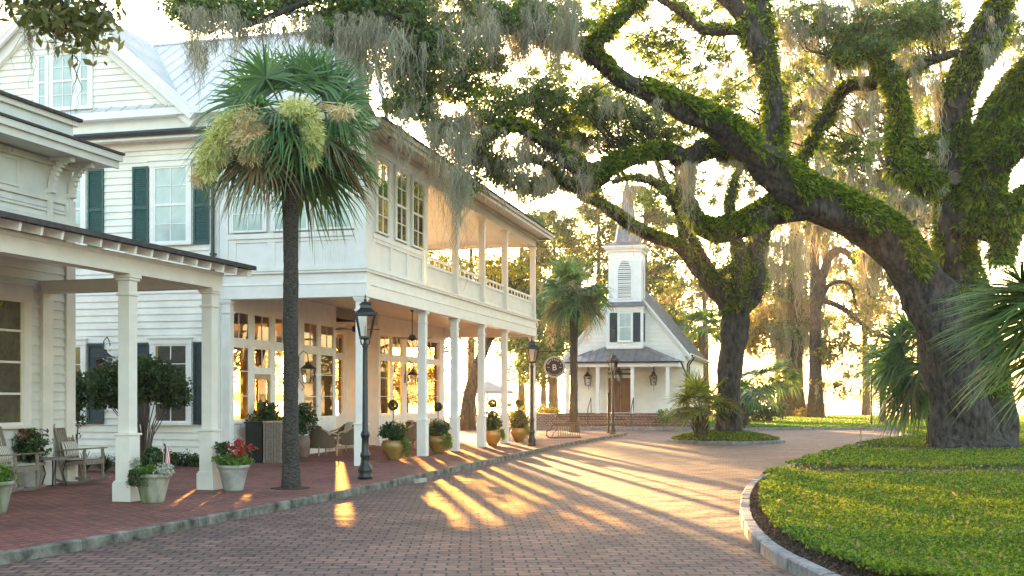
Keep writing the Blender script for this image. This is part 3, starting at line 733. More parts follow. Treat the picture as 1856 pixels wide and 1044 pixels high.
# tower
mb = MB(); ty0, ty1 = 1.2, 3.1; TF = Map('F', ty0); TR = Map('R', 1.05)
siding(mb, TF, -1.05, 1.05, 4.55, 6.95, .2); siding(mb, TR, ty0, ty1+.0, 4.55, 6.95, .2)
mb.box(-1.05, 1.05, ty0+.005, ty1, 4.5, 7.0); mb.box(-.93, .93, ty0+.1, ty1-.05, 7.0, 10.2)
TU = Map('F', ty0+.1); TUR = Map('R', .93)
siding(mb, TU, -.93, .93, 7.25, 10.2, .2); siding(mb, TUR, ty0+.1, ty1-.05, 7.25, 10.2, .2)
mb.build('tower', M['trim'], ch)
mb = MB()
for m, a, b, z0, z1 in ((TF, -1.05, 1.05, 4.55, 6.98), (TU, -.93, .93, 7.25, 10.25)):
    m.box(mb, a-.03, a+.14, 0, .045, z0, z1); m.box(mb, b-.14, b+.045, 0, .045, z0, z1)
TR.box(mb, ty0, ty0+.14, 0, .045, 4.55, 6.98); TR.box(mb, ty1-.14, ty1, 0, .045, 4.55, 6.98)
TUR.box(mb, ty0+.1, ty0+.24, 0, .045, 7.25, 10.25); TUR.box(mb, ty1-.2, ty1-.05, 0, .045, 7.25, 10.25)
mb.box(-1.12, 1.12, ty0-.07, ty1+.07, 6.84, 7.0)
mb.box(-1.05, 1.05, ty0-.02, ty1+.07, 10.2, 10.35); mb.box(-1.18, 1.18, ty0-.15, ty1+.2, 10.35, 10.45); mb.box(-1.26, 1.26, ty0-.23, ty1+.28, 10.45, 10.53)
mb.build('tower_trim', M['trim'], ch)
def louvre(m, ac, w, z0, z1, za):
    mb = MB(); mb2 = MB()
    def hwf(z): return w if z < z1 else w*math.sqrt(max(0, 1-((z-z1)/(za-z1))**1.6))
    n = 20
    for i in range(n):
        z = z0+(za-z0)*(i+.3)/n; h = hwf(z)-.03
        if h < .04: continue
        mb.quad(m.p(ac-h, .085, z-.03), m.p(ac+h, .085, z-.03), m.p(ac+h, .04, z+.03), m.p(ac-h, .04, z+.03))
    pts = [(ac-w, z0)]+[(ac-hwf(z1+(za-z1)*k/8), z1+(za-z1)*k/8) for k in range(9)]
    pts += [(2*ac-a, z) for a, z in pts[::-1][1:]]
    for (a, z), (b, y) in zip(pts, pts[1:]): mb.bar(m.p(a, .06, z), m.p(b, .06, y), .07, .07, up=(m.p(0, 1, 0)[0]-m.p(0, 0, 0)[0], m.p(0, 1, 0)[1]-m.p(0, 0, 0)[1], 0))
    mb.bar(m.p(ac-w-.05, .06, z0), m.p(ac+w+.05, .06, z0), .07, .07)
    lo = mb.build('louvre', M['trim'], ch); mb2.quad(*[m.p(a, .030, z) for a, z in pts]); mb2.build('louvre_backing', M['greywood'], lo)
    return lo
louvre(TU, .0, .42, 7.45, 9.0, 9.75); louvre(TUR, 2.1, .40, 7.45, 9.0, 9.75)
window(ch, TF, -.32, .42, 4.95, 6.6, 2, 2, casing=.07, pane='blind', mid=True)
shutter(ch, TF, -.86, -.42, 4.92, 6.62, 'darkpaint'); shutter(ch, TF, .52, .94, 4.92, 6.62, 'darkpaint')
shutter(ch, TR, 1.45, 1.85, 4.95, 6.6, 'darkpaint'); shutter(ch, TR, 2.4, 2.8, 4.95, 6.6, 'darkpaint')
mb = MB(); cy = (ty0+ty1)/2+.02
mb.lathe([(1.2, 10.54), (1.0, 10.66), (.72, 10.82)], (0, cy), sq=True)
sp = [(.80, 10.8), (.69, 11.2), (.03, 14.6)]
mb.lathe(sp, (0, cy), n=8); mb.tube([(0, cy, 14.4), (0, cy, 15.0)], .02, 6)
for k in range(8):
    a = 2*math.pi*k/8; mb.tube([(r*math.cos(a), cy+r*math.sin(a), z) for r, z in sp], .03, 4)
mb.build('spire', M['darkmetalroof'], ch)
mb = MB(); mb.lathe([(1.2, 7.0), (.98, 7.26)], (0, cy-.02), sq=True); mb.build('skirt_roof', M['darkmetalroof'], ch)
# porch door, transom, floor
mb = MB(); C.box(mb, -1.100, -0.380, .02, .06, .78, 2.82); C.box(mb, -0.370, 0.350, .02, .06, .78, 2.82)
for a in (-1.0, -.27):
    for z0, z1 in ((.95, 1.6), (1.75, 2.65)): C.box(mb, a, a+.52, .06, .075, z0, z1)
dd = mb.build('door', M['wood'], ch, bevel=.004)
mb = MB(); C.box(mb, -1.230, -1.110, 0, .08, .75, 3.4); C.box(mb, 0.360, 0.480, 0, .08, .75, 3.4); C.box(mb, -1.110, 0.360, 0, .08, 2.84, 2.92); C.box(mb, -1.230, 0.480, 0, .09, 3.36, 3.42); mb.build('door_frame', M['trim'], ch)
mb = MB(); C.box(mb, -1.100, 0.350, .01, .03, 2.93, 3.35); mb.build('transom_pane', M['darkglass'], ch)
mb = MB(); C.box(mb, -0.440, -0.410, .06, .1, 1.6, 1.75); C.box(mb, -0.340, -0.310, .06, .1, 1.6, 1.75); mb.build('handle', M['iron'], dd)
for a in (5.5, 8.5, 11.5): window(ch, CR, a, a+.9, 1.7, 3.4, 2, 4, casing=.08, pane='darkglass')
for x in (-1.7, .75):
    mb = MB(); mb.tube([(x, -1.4, .1), (x, -1.4, 1.0), (x, -.4, 1.65), (x, -.35, .75)], .025, 6); mb.build('handrail', M['iron'], ch)
# ================================================================== VEGETATION HELPERS
def np_mesh(name, V, F, mat, parent=None, label=None, smooth=False):
    me = bpy.data.meshes.new(name); V = np.asarray(V, dtype=np.float32); F = np.asarray(F, dtype=np.int32)
    k = F.shape[1]; me.vertices.add(len(V)); me.vertices.foreach_set('co', V.ravel())
    me.loops.add(F.size); me.loops.foreach_set('vertex_index', F.ravel())
    me.polygons.add(len(F)); me.polygons.foreach_set('loop_start', np.arange(0, F.size, k, dtype=np.int32))
    try: me.polygons.foreach_set('loop_total', np.full(len(F), k, dtype=np.int32))
    except Exception: pass
    me.update(calc_edges=True); me.validate(); me.materials.append(mat)
    if smooth: me.polygons.foreach_set('use_smooth', [True]*len(me.polygons))
    o = bpy.data.objects.new(name, me); COL.objects.link(o)
    if parent: o.parent = parent
    if label: o['label'] = label
    return o
def unit(a): return a/np.maximum(np.linalg.norm(a, axis=-1, keepdims=True), 1e-9)
def leaves(c, size, aspect=.42, up=0.0, rs=None):
    n = len(c); u = unit(rng.normal(size=(n, 3))+np.array([0, 0, up])); r = rng.normal(size=(n, 3)); v = unit(np.cross(u, r))
    s = (size*(0.6+.8*rng.random(n)))[:, None] if np.isscalar(size) else size[:, None]
    U = u*s*.5; Vv = v*s*.5*aspect
    V = np.stack([c-U, c+Vv-U*.1, c+U, c-Vv-U*.1], 1).reshape(-1, 3); F = np.arange(4*n).reshape(-1, 4); return V, F
class Soup:
    def __init__(s): s.V = []; s.F = []; s.n = 0
    def add(s, V, F): s.V.append(V); s.F.append(F+s.n); s.n += len(V)
    def build(s, name, mat, parent=None, **k):
        if not s.V: return None
        return np_mesh(name, np.concatenate(s.V), np.concatenate(s.F), mat, parent, **k)
def blob(c, rad, n, clump=.35, per=45):
    """points gathered into leafy clumps spread through an ellipsoid"""
    m = max(1, int(n/per)); d = unit(rng.normal(size=(m, 3)))*(rng.random((m, 1))**.45)
    cc = np.array(c)+d*np.array(rad)
    idx = rng.integers(0, m, n); p = cc[idx]+unit(rng.normal(size=(n, 3)))*(rng.random((n, 1))**.6)*clump*np.array([1, 1, .6])*(.6+.8*rng.random((m, 1)))[idx]
    return p, cc
def strands(anchors, L, per=18, spread=.16, w=.016, seg=6):
    """hanging beards of moss: narrow ribbons under every anchor"""
    s = Soup(); A = np.asarray(anchors, float); m = len(A)
    if m == 0: return s
    L = np.broadcast_to(np.asarray(L, float), (m,))
    a = np.repeat(np.arange(m), per); n = len(a)
    am = rng.random(m); sprd = spread*(.3+1.5*am**2); off = rng.normal(size=(n, 2))*(sprd[a]*.55)[:, None]; L = L*(.35+1.1*rng.random(m)**1.6)
    rr = np.linalg.norm(off, axis=1)/sprd[a]
    ln = L[a]*(.25+.85*rng.random(n))*np.clip(1.15-.45*rr, .25, 1.2)
    p = A[a].copy(); p[:, :2] += off; p[:, 2] += rng.normal(size=n)*.03
    th = rng.random(n)*math.pi; dx = np.stack([np.cos(th), np.sin(th), 0*th], 1)
    wob = rng.normal(size=(n, 2, 2))*.055*(ln[:, None, None]+.25)
    verts = np.zeros((n, (seg+1)*2, 3))
    conv = off*-.35
    for k in range(seg+1):
        t = k/seg; q = p.copy(); q[:, 2] -= ln*t
        q[:, 0] += wob[:, 0, 0]*math.sin(3.1*t)+wob[:, 0, 1]*math.sin(9*t)+.35*wob[:, 1, 1]*math.sin(21*t+1)+conv[:, 0]*t
        q[:, 1] += wob[:, 1, 0]*math.sin(3.1*t)+wob[:, 1, 1]*math.sin(9*t)+conv[:, 1]*t
        ww = w*(1-.75*t)*(.5+1.0*rng.random(n))*(.8+.4*rng.random(n)); verts[:, 2*k] = q-dx*ww[:, None]; verts[:, 2*k+1] = q+dx*ww[:, None]
    base = (np.arange(n)*(seg+1)*2)[:, None]; f = []
    for k in range(seg): f.append(np.concatenate([base+2*k, base+2*k+1, base+2*k+3, base+2*k+2], 1))
    s.add(verts.reshape(-1, 3), np.stack(f, 1).reshape(-1, 4)); return s
def limb_pts(pl, sub=5):
    """pl: (px, py, Z, r_px) list -> smooth world points and radii"""
    P = [at(a[0], a[1], a[2]) for a in pl]; r = [a[3]*a[2]/FP for a in pl]; out = []; ro = []
    m = len(P)
    for i in range(m-1):
        a, b, c, d = P[max(i-1, 0)], P[i], P[i+1], P[min(i+2, m-1)]
        for k in range(sub):
            t = k/sub; out.append(.5*((2*b)+(c-a)*t+(2*a-5*b+4*c-d)*t*t+(3*b-a-3*c+d)*t**3)); ro.append(r[i]*(1-t)+r[i+1]*t)
    out.append(P[-1]); ro.append(r[-1]); return out, ro
def bark_tube(mb, pts, rad, n=14, gnarl=.07):
    """gnarled tube: ridged cross-section that changes along the limb"""
    vs = []; fs = []; prev = None; ph = random.random()*9
    for i, p in enumerate(pts):
        d = (pts[min(i+1, len(pts)-1)]-pts[max(i-1, 0)]).normalized()
        if prev is None:
            u = d.cross(Vector((0, 0, 1)))
            if u.length < .1: u = d.cross(Vector((1, 0, 0)))
            u.normalize()
        else: u = (prev-d*prev.dot(d)).normalized()
        prev = u; w = d.cross(u)
        for k in range(n):
            a = 2*math.pi*k/n; g = 1+gnarl*(math.sin(3*a+ph+i*.35)+.7*math.sin(5*a-ph+i*.6)+.8*math.sin(2*a+i*.9))+random.uniform(-.02, .02)
            vs.append(p+(u*math.cos(a)+w*math.sin(a))*rad[i]*g)
    for i in range(len(pts)-1):
        for k in range(n):
            a = i*n+k; b = i*n+(k+1) % n; fs.append((a, b, b+n, a+n))
    fs.append(tuple(range(n))[::-1]); fs.append(tuple((len(pts)-1)*n+k for k in range(n)))
    mb.add(vs, fs)
def ferns(soup, pts, rad, dens=260, size=.15, lo=-.15, a=0.0, b=1.0, side=None):
    n0 = int(a*len(pts)); n1 = int(b*len(pts))
    for i in range(n0, min(n1, len(pts)-1)):
        p, q = np.array(pts[i]), np.array(pts[i+1]); d = q-p; ln = np.linalg.norm(d); d /= max(ln, 1e-6); r = rad[i]
        n = int(2*math.pi*r*ln*dens)
        if n < 1: continue
        u = unit(np.cross(d, [0, 0, 1.0]) if abs(d[2]) < .95 else np.cross(d, [1.0, 0, 0])); w = np.cross(u, d)
        th = rng.random(n)*2*math.pi; nr = np.cos(th)[:, None]*u+np.sin(th)[:, None]*w
        if abs(d[2]) < .8: keep = nr[:, 2]+.25*np.sin(i*.8+3*th) > lo
        else: keep = (np.sin(i*.5+2*th+(side or 0))+rng.random(n)*.6) > lo-.1
        nr = nr[keep]; n = len(nr)
        if not n: continue
        c = p+d*(rng.random((n, 1))*ln)+nr*r*1.0
        kp = (np.sin(c[:, 0]*3.1+1)+np.sin(c[:, 1]*2.7)+np.sin(c[:, 2]*3.9+2)+1.6*rng.random(n)) > -.75; c = c[kp]; nr = nr[kp]; n = len(c)
        if not n: continue
        dr = unit(nr*.8+rng.normal(size=(n, 3))*.45+d*rng.normal(size=(n, 1))*.5+np.array([0, 0, -.15]))
        s = (size*(.6+.8*rng.random(n)))[:, None]; v = unit(np.cross(dr, rng.normal(size=(n, 3))))*s*.17
        tip = c+dr*s+np.array([0, 0, -.25])*s
        V = np.stack([c-v*.3, c+dr*s*.5+v, tip, c+dr*s*.5-v], 1).reshape(-1, 3)
        soup.add(V, np.arange(4*n).reshape(-1, 4))
def fan(soup, O, d, nrm, rad, nl=34, arc=115, w=.028, droop=.35, seg=4, fold=.18):
    """one costapalmate fan leaf"""
    d = d/np.linalg.norm(d); s = unit(np.cross(d, nrm)); nn = np.cross(s, d)
    a = np.radians(np.linspace(-arc, arc, nl)+rng.normal(size=nl)*1.6)
    dr = unit(np.cos(a)[:, None]*d+np.sin(a)[:, None]*s+nn*fold*(np.abs(np.sin(a))[:, None])+rng.normal(size=(nl, 3))*.035)
    ln = rad*(.72+.28*np.cos(a*.8))*(.92+.16*rng.random(nl)); side = unit(-np.sin(a)[:, None]*d+np.cos(a)[:, None]*s)
    V = np.zeros((nl, (seg+1)*2, 3))
    prof = [.35, 1.0, .85, .5, .04]
    for k in range(seg+1):
        t = k/seg; q = O+dr*(ln*t)[:, None]; q[:, 2] -= droop*ln*t**2.6*(.6+.8*rng.random(nl)); 
        ww = w*prof[min(k, 4)]*rad; V[:, 2*k] = q-side*ww; V[:, 2*k+1] = q+side*ww+nn*ww*.5
    base = (np.arange(nl)*(seg+1)*2)[:, None]; f = []
    for k in range(seg): f.append(np.concatenate([base+2*k, base+2*k+1, base+2*k+3, base+2*k+2], 1))
    soup.add(V.reshape(-1, 3), np.stack(f, 1).reshape(-1, 4))
def stalk(soup, p, q, r=.014, sag=.1):
    pts = [p+(q-p)*t+np.array([0, 0, sag*math.sin(math.pi*t)]) for t in (0, .35, .7, 1)]
    for a, b in zip(pts, pts[1:]):
        d = unit(b-a); u = unit(np.cross(d, [0.01, 0.02, 1.0])); v = np.cross(d, u)
        V = np.array([a+u*r, a+v*r, a-u*r, a-v*r, b+u*r, b+v*r, b-u*r, b-v*r])
        soup.add(V, np.array([[0, 1, 5, 4], [1, 2, 6, 5], [2, 3, 7, 6], [3, 0, 4, 7]]))
def palm_crown(c, fr, soup, dry=None, rad=.95, pet=.8, nl=34, w=.03, dk=1.0):
    """fr: list of (azimuth deg, elevation deg, dry?)"""
    st = Soup()
    for az, el, dr in fr:
        a, e = R(az), R(el); d = np.array([math.cos(a)*math.cos(e), math.sin(a)*math.cos(e), math.sin(e)])
        k = pet*random.uniform(.8, 1.15)*(1.2 if el > 50 else 1); q = np.array(c)+d*k+np.array([0, 0, -.1*k*math.cos(e)]); stalk(st, np.array(c, float), q, .018)
        d2 = d+np.array([0, 0, -.35*math.cos(e)]); up = (np.array([0, -1, .25]) if dr == 2 else np.array([-math.cos(a)*math.sin(e), -math.sin(a)*math.sin(e), math.cos(e)]))+rng.normal(size=3)*.2
        fan(dry if (dr == 1 and dry is not None) else soup, q, d2, up, rad*random.uniform(.85, 1.1), nl, 118, w, dk*(random.uniform(.15, .4) if el > 45 else random.uniform(.3, .62)))
    return st
def twigs(mb, lims, cc, r=.02, maxd=4.0):
    """thin wandering branches from the nearest limb point to each leaf clump"""
    if not len(lims): return
    Lm = np.array([tuple(p) for p in lims])
    for c in cc:
        dd = np.linalg.norm(Lm-c, axis=1); k = int(np.argmin(dd))
        if dd[k] > maxd or dd[k] < .15: continue
        a = Vector(Lm[k]); b = Vector(c); m1 = a.lerp(b, .35)+Vector(rng.normal(size=3)*.12*dd[k]); m2 = a.lerp(b, .7)+Vector(rng.normal(size=3)*.08*dd[k])
        rr = r*(.6+.5*dd[k]); mb.tube([a, m1, m2, b], [rr, rr*.75, rr*.5, rr*.25], 4, cap=False)
# ================================================================== THE GREAT OAK ON THE RIGHT
def oak(name, label, base, limbs, blobs, mosses, fern_of, leafm='oakleaf', lsize=.11, fsize=.16, knots=(), lean=None, ground=0.0, flare=None, twig_r=.014):
    root = empty(name, (base[0], base[1], ground), 0, label, 'tree')
    mb = MB(); allp = []; fs = Soup()
    off = Vector((-base[0], -base[1], -ground))
    for i, pl in enumerate(limbs):
        pts, rad = limb_pts(pl, 5); pts = [p+off for p in pts]
        if i in fern_of: rad = [r*(1 if (i == 0 and k < len(rad)*.2) else .85) for k, r in enumerate(rad)]
        if i == 0 and flare:
            for k in range(min(7, len(pts))): rad[k] *= 1+flare*(1-k/7)**2.2
        bark_tube(mb, pts, rad, 22 if max(rad) > .25 else 10, .09); allp += pts
        if i in fern_of: lo, a, b, dn = fern_of[i]; ferns(fs, pts, rad, dn*1.9, fsize*1.15, lo-.15, a, b)
    lv = Soup(); cs = []
    for bl in blobs:
        px, py, rx, ry, Z, n = bl[:6]; c = np.array(at(px, py, Z)+off); sc = Z/FP
        p, cc = blob(c, (rx*sc, max(rx, ry)*sc*.8, ry*sc), int(n*1.6), clump=.30*lsize/.11, per=70); V, F = leaves(p, lsize); lv.add(V, F); cs.append(cc)
    if cs: twigs(mb, allp, np.concatenate(cs)[::4], twig_r, 3)
    mb.build('trunk', M['bark'], root, smooth=True)
    lv.build('crown', M[leafm], root)
    fs.build('fern_growth', M['fern'], root)
    an = []; ln = []; an2 = []; ln2 = []
    for (x0, x1, y0, y1, Z, n, L) in mosses:       # beards hanging from a band of the picture-depth volume
        for _ in range(int(n*.62)):
            x = random.uniform(x0, x1); y = random.uniform(y0, y1); an.append(tuple(at(x, y, Z+random.uniform(-1, 1))+off)); ln.append(L*random.uniform(.35, 1.25))
    if an: strands(an, ln, 22, .15, .0085 if lsize < .15 else .02, 8).build('spanish_moss', M['moss'], root)
    for (px, py, Z, r) in knots:
        c = at(px, py, Z)+off; k = MB(); k.lathe([(r*1.15, 0), (r*1.2, .06), (r*.95, .09), (r*.9, .05), (.01, .05)], n=14)
        o = k.build('pruned_knot', M['cutwood'], root, smooth=False); o.location = c; o.rotation_euler = (R(90), 0, R(random.uniform(-12, 12)))
    return root
b0 = at(1748, 812, 35.2)
L_main = [(1752, 822, 35.2, 62), (1744, 780, 35.2, 55), (1735, 700, 35, 48), (1712, 610, 34.6, 46), (1668, 515, 34.2, 46), (1605, 430, 33.8, 47), (1530, 385, 33.4, 46), (1455, 352, 33, 43), (1400, 305, 32.5, 38), (1350, 262, 32, 32), (1290, 218, 31.5, 28), (1240, 199, 31, 26), (1185, 168, 30.4, 20), (1138, 150, 30, 18), (1092, 118, 29.5, 16), (1052, 88, 29, 14), (1010, 82, 28.6, 9), (960, 62, 28, 7), (905, 60, 27.5, 5), (850, 80, 27, 4)]
limbs = [L_main,
 [(1060, 96, 29, 13), (1100, 58, 29, 14), (1155, 2, 29, 14), (1190, -40, 29, 13), (1180, -90, 28, 12), (1050, -110, 27, 12), (900, -80, 26, 12), (800, -30, 25.4, 11), (743, 12, 25, 10), (693, 42, 24.6, 9), (672, 75, 24.4, 6), (650, 110, 24.2, 3)],
 [(900, -80, 26, 9), (700, -60, 25, 8), (600, -15, 24.4, 7), (544, 8, 24.2, 6), (502, 25, 24, 6), (474, 37, 24, 5), (440, 47, 23.8, 4), (415, 42, 23.8, 3), (380, 60, 23.6, 2)],
 [(1410, 320, 32.8, 24), (1407, 264, 33, 20), (1404, 198, 33, 20), (1394, 132, 33, 21), (1374, 80, 33, 23), (1350, 30, 33, 19), (1310, -10, 33, 17), (1260, -60, 33, 14)],
 [(1392, 130, 33.2, 15), (1390, 70, 33.3, 16), (1376, 20, 33.4, 18), (1370, -30, 33.5, 17), (1380, -90, 33.5, 14)],
 [(1350, 60, 33, 10), (1322, 54, 33, 10), (1290, 57, 32.8, 10), (1266, 50, 32.6, 9), (1245, 30, 32.4, 9), (1210, 5, 32, 8), (1170, -20, 32, 6)],
 [(1420, 322, 33.6, 22), (1385, 300, 33.6, 18), (1341, 288, 33.3, 17), (1297, 272, 33, 18), (1265, 276, 32.6, 21), (1240, 288, 32.4, 22), (1225, 278, 32.2, 17), (1176, 278, 32, 17), (1130, 290, 31.6, 18), (1100, 308, 31.2, 18), (1079, 320, 31, 18), (1055, 310, 30.8, 17), (1029, 291, 30.5, 16), (987, 256, 30, 15), (953, 236, 29.6, 13), (919, 228, 29.2, 12), (895, 245, 29, 9), (870, 268, 28.8, 7), (860, 300, 28.6, 4)],
 [(1100, 322, 31.6, 10), (1060, 345, 31.4, 11), (1020, 330, 31.2, 10), (990, 300, 31, 8), (960, 290, 31, 6), (930, 300, 31, 3)],
 [(1455, 372, 33.2, 34), (1416, 376, 33.2, 30), (1380, 392, 33.2, 27), (1340, 412, 33.3, 26), (1300, 420, 33.3, 23), (1275, 412, 33.4, 19), (1258, 392, 33.4, 13), (1240, 350, 33.5, 10), (1228, 320, 33.5, 7)],
 [(1800, 815, 36, 56), (1792, 760, 36, 50), (1775, 640, 35.8, 42), (1752, 530, 35.5, 38), (1732, 455, 35.2, 36), (1729, 352, 35, 31), (1727, 264, 34.8, 28), (1730, 190, 34.6, 29), (1748, 130, 34.4, 31), (1780, 82, 34.2, 33), (1804, 35, 34, 30), (1815, -20, 34, 26), (1800, -80, 34, 20)],
 [(1758, 430, 34.6, 34), (1778, 375, 34.4, 38), (1786, 310, 34.2, 40), (1798, 250, 34, 38), (1825, 190, 33.7, 34), (1862, 140, 33.4, 32), (1905, 100, 33, 30)],
 [(1790, 300, 33.8, 30), (1830, 268, 33.4, 32), (1870, 250, 33, 30), (1920, 240, 32.5, 24)],
 [(1815, 480, 34, 20), (1822, 420, 33.8, 20), (1838, 375, 33.5, 20), (1870, 345, 33.2, 18)],
 [(1700, 335, 34.8, 30), (1670, 318, 34.4, 28), (1640, 308, 34.2, 25), (1620, 298, 34.2, 20), (1628, 268, 34.2, 19), (1630, 220, 34.2, 20), (1622, 170, 34.2, 19), (1612, 135, 34.2, 17), (1585, 110, 34.2, 15), (1548, 104, 34.2, 13), (1520, 112, 34.2, 8), (1500, 100, 34.2, 5)],
 [(1712, 258, 34.6, 14), (1680, 262, 34.4, 13), (1650, 266, 34.3, 11), (1630, 262, 34.2, 10)],
 [(1614, 150, 35, 12), (1580, 152, 35.6, 13), (1545, 155, 36, 13), (1522, 172, 36.2, 13), (1500, 208, 36.4, 12), (1474, 248, 36.6, 12), (1452, 300, 36.8, 13), (1440, 360, 37, 13)],
 [(1640, 140, 34.6, 7), (1690, 110, 34.6, 8), (1740, 95, 34.4, 9)],
 [(1455, 190, 39, 8), (1425, 215, 39, 7), (1408, 250, 39, 6)],
 [(1800, 470, 36, 12), (1830, 440, 36, 10), (1870, 400, 36, 8), (1900, 370, 36, 6)],
]
fern_of = {0: (-.12, .22, .9, 420), 1: (-.3, 0, .5, 300), 3: (.3, 0, 1, 260), 4: (.0, 0, 1, 200), 5: (.1, 0, 1, 260), 6: (-.25, .05, .95, 420), 7: (-.2, 0, 1, 300), 8: (-.35, .1, 1, 420), 9: (.0, .12, 1, 300),
           10: (-.4, .05, 1, 380), 11: (-.4, 0, 1, 380), 12: (-.3, 0, 1, 300), 13: (-.8, .02, .95, 420), 14: (-.6, 0, 1, 380), 15: (.1, 0, .95, 260), 16: (-.3, 0, 1, 300), 17: (-.1, 0, 1, 220), 18: (-.2, 0, 1, 220)}
blobs = [(335, 8, 45, 35, 24, 1500), (395, 20, 50, 38, 24, 1200), (450, 12, 50, 26, 24, 1100), (520, -5, 60, 26, 24.5, 1200), (600, 22, 60, 42, 24.5, 2600), (660, 20, 60, 38, 25, 2200), (590, 60, 25, 20, 24, 500),
 (725, 40, 55, 50, 25, 2800), (770, 90, 60, 60, 25.5, 3600), (735, 130, 40, 42, 25.5, 1800), (820, 60, 60, 60, 26.5, 3000), (760, 185, 44, 40, 26, 1900), (828, 150, 52, 50, 27, 2300), (722, 190, 25, 22, 25, 600), (800, 235, 36, 34, 27, 1300),
 (890, 30, 60, 45, 27.5, 2600), (950, 20, 60, 40, 28, 2200), (880, 110, 50, 36, 28, 1500), (1010, 20, 55, 34, 29, 1700), (1040, 60, 40, 28, 29, 900), (700, -20, 70, 30, 25, 2000), (820, -20, 80, 30, 26, 2000), (1090, 20, 50, 40, 30, 900),
 (910, 190, 55, 36, 30.5, 2200), (975, 175, 55, 44, 31, 2600), (1035, 190, 60, 44, 32, 3000), (1095, 205, 60, 46, 33, 3400), (1155, 222, 50, 36, 33.5, 2600), (1000, 232, 50, 34, 32, 1900), (1060, 255, 50, 26, 33, 1700), (1208, 246, 46, 28, 34, 1600),
 (880, 225, 48, 40, 30, 2000), (868, 290, 40, 34, 29.5, 1500), (905, 310, 44, 28, 30, 1200), (845, 330, 34, 26, 29.5, 700), (950, 330, 40, 22, 31, 700), (1130, 260, 40, 20, 33, 900),
 (1215, 85, 50, 50, 34, 1300), (1170, 75, 44, 46, 34, 1100), (1235, 150, 44, 34, 35, 900), (1290, 110, 36, 44, 36, 700), (1300, 180, 40, 30, 36, 800), (1330, 215, 30, 30, 37, 500), (1250, 10, 60, 26, 34, 900), (1150, 20, 40, 30, 33, 700),
 (1430, 30, 50, 50, 35, 1400), (1455, 110, 44, 50, 37, 1200), (1490, 30, 55, 35, 35, 1600), (1545, 55, 66, 40, 34.5, 3600), (1600, 62, 66, 40, 34.5, 3600), (1650, 40, 60, 40, 34.5, 2600), (1520, 92, 44, 26, 34.5, 1800), (1575, 95, 60, 24, 34.3, 2000), (1690, 60, 60, 30, 35, 1900), (1700, 20, 60, 30, 35, 1400), (1420, 150, 34, 40, 38, 700),
 (1560, 276, 60, 26, 38, 1500), (1510, 260, 44, 22, 38, 900), (1620, 0, 80, 24, 35, 1500), (1740, 70, 40, 40, 35.5, 900), (1660, 120, 40, 26, 35, 800), (1840, 70, 40, 40, 35, 1200), (1700, 180, 34, 60, 37, 700), (1460, 330, 30, 30, 38, 500), (1120, 60, 60, 50, 38, 1100), (1190, 130, 60, 40, 39, 1000), (1280, 60, 60, 60, 39, 1400), (1310, 150, 50, 50, 39, 1100), (1440, 220, 50, 60, 40, 1200), (1490, 330, 50, 50, 41, 1000), (1660, 200, 50, 60, 40, 1200), (1800, 60, 50, 60, 38, 1200), (1600, 380, 60, 40, 42, 900), (1000, 130, 50, 30, 34, 700)]
mosses = [(330, 440, 10, 50, 23.6, 60, 1.1), (345, 395, 40, 110, 23.6, 30, .9), (400, 520, 30, 60, 23.9, 50, .8), (520, 700, 20, 60, 24.3, 110, 1.0), (610, 720, 40, 90, 24.4, 90, 1.7), (640, 672, 80, 120, 24.4, 30, 2.0),
 (700, 830, 60, 230, 25.5, 80, 1.1), (780, 860, 200, 250, 27, 60, 1.6), (820, 848, 190, 280, 26.5, 40, 2.3), (725, 745, 180, 210, 25, 14, 1.6), (820, 850, 300, 345, 26.5, 30, 1.8),
 (860, 1045, -10, 70, 27.8, 200, 1.5), (930, 1030, 40, 90, 28.5, 90, 1.3), (700, 900, -10, 60, 25.5, 110, 1.1), (860, 960, 225, 300, 29.4, 110, 1.1), (940, 1080, 250, 330, 30.6, 100, .9), (870, 1010, 300, 350, 30.5, 90, .8), (1090, 1230, 300, 320, 31.6, 20, .5), (1130, 1160, 330, 350, 31.4, 6, 2.6), (1235, 1262, 290, 305, 32, 30, 2.6),
 (1060, 1200, 140, 190, 30, 30, .7), (1210, 1300, 120, 230, 35, 50, .9), (1300, 1400, 20, 120, 35, 40, .9), (1290, 1350, 290, 300, 32.8, 20, .9),
 (1400, 1500, -10, 80, 35.2, 110, 1.6), (1480, 1620, -10, 40, 34.6, 90, 1.1), (1500, 1570, 110, 140, 34.2, 26, .9), (1590, 1720, 90, 130, 34.6, 50, 1.1), (1660, 1740, -10, 60, 35, 50, 1.5), (1740, 1800, 80, 110, 33.6, 10, 1.7), (1780, 1856, -10, 120, 33.4, 26, 1.6), (1550, 1700, 140, 160, 36, 50, 1.4), (1420, 1520, 180, 260, 38, 50, 1.5), (1680, 1700, 130, 150, 34.2, 10, 2.0), (1470, 1500, 290, 340, 36, 20, 1.8), (1700, 1712, 220, 400, 33.6, 16, .8)]
oak('live_oak', 'massive live oak with leaning fern covered trunk and hanging moss on the right lawn', (b0.x, b0.y), limbs, blobs, mosses, fern_of,
    knots=((1730, 322, 34.38, .20), (1731, 184, 34.25, .18), (1281, 210, 31.15, .09)), flare=.38)
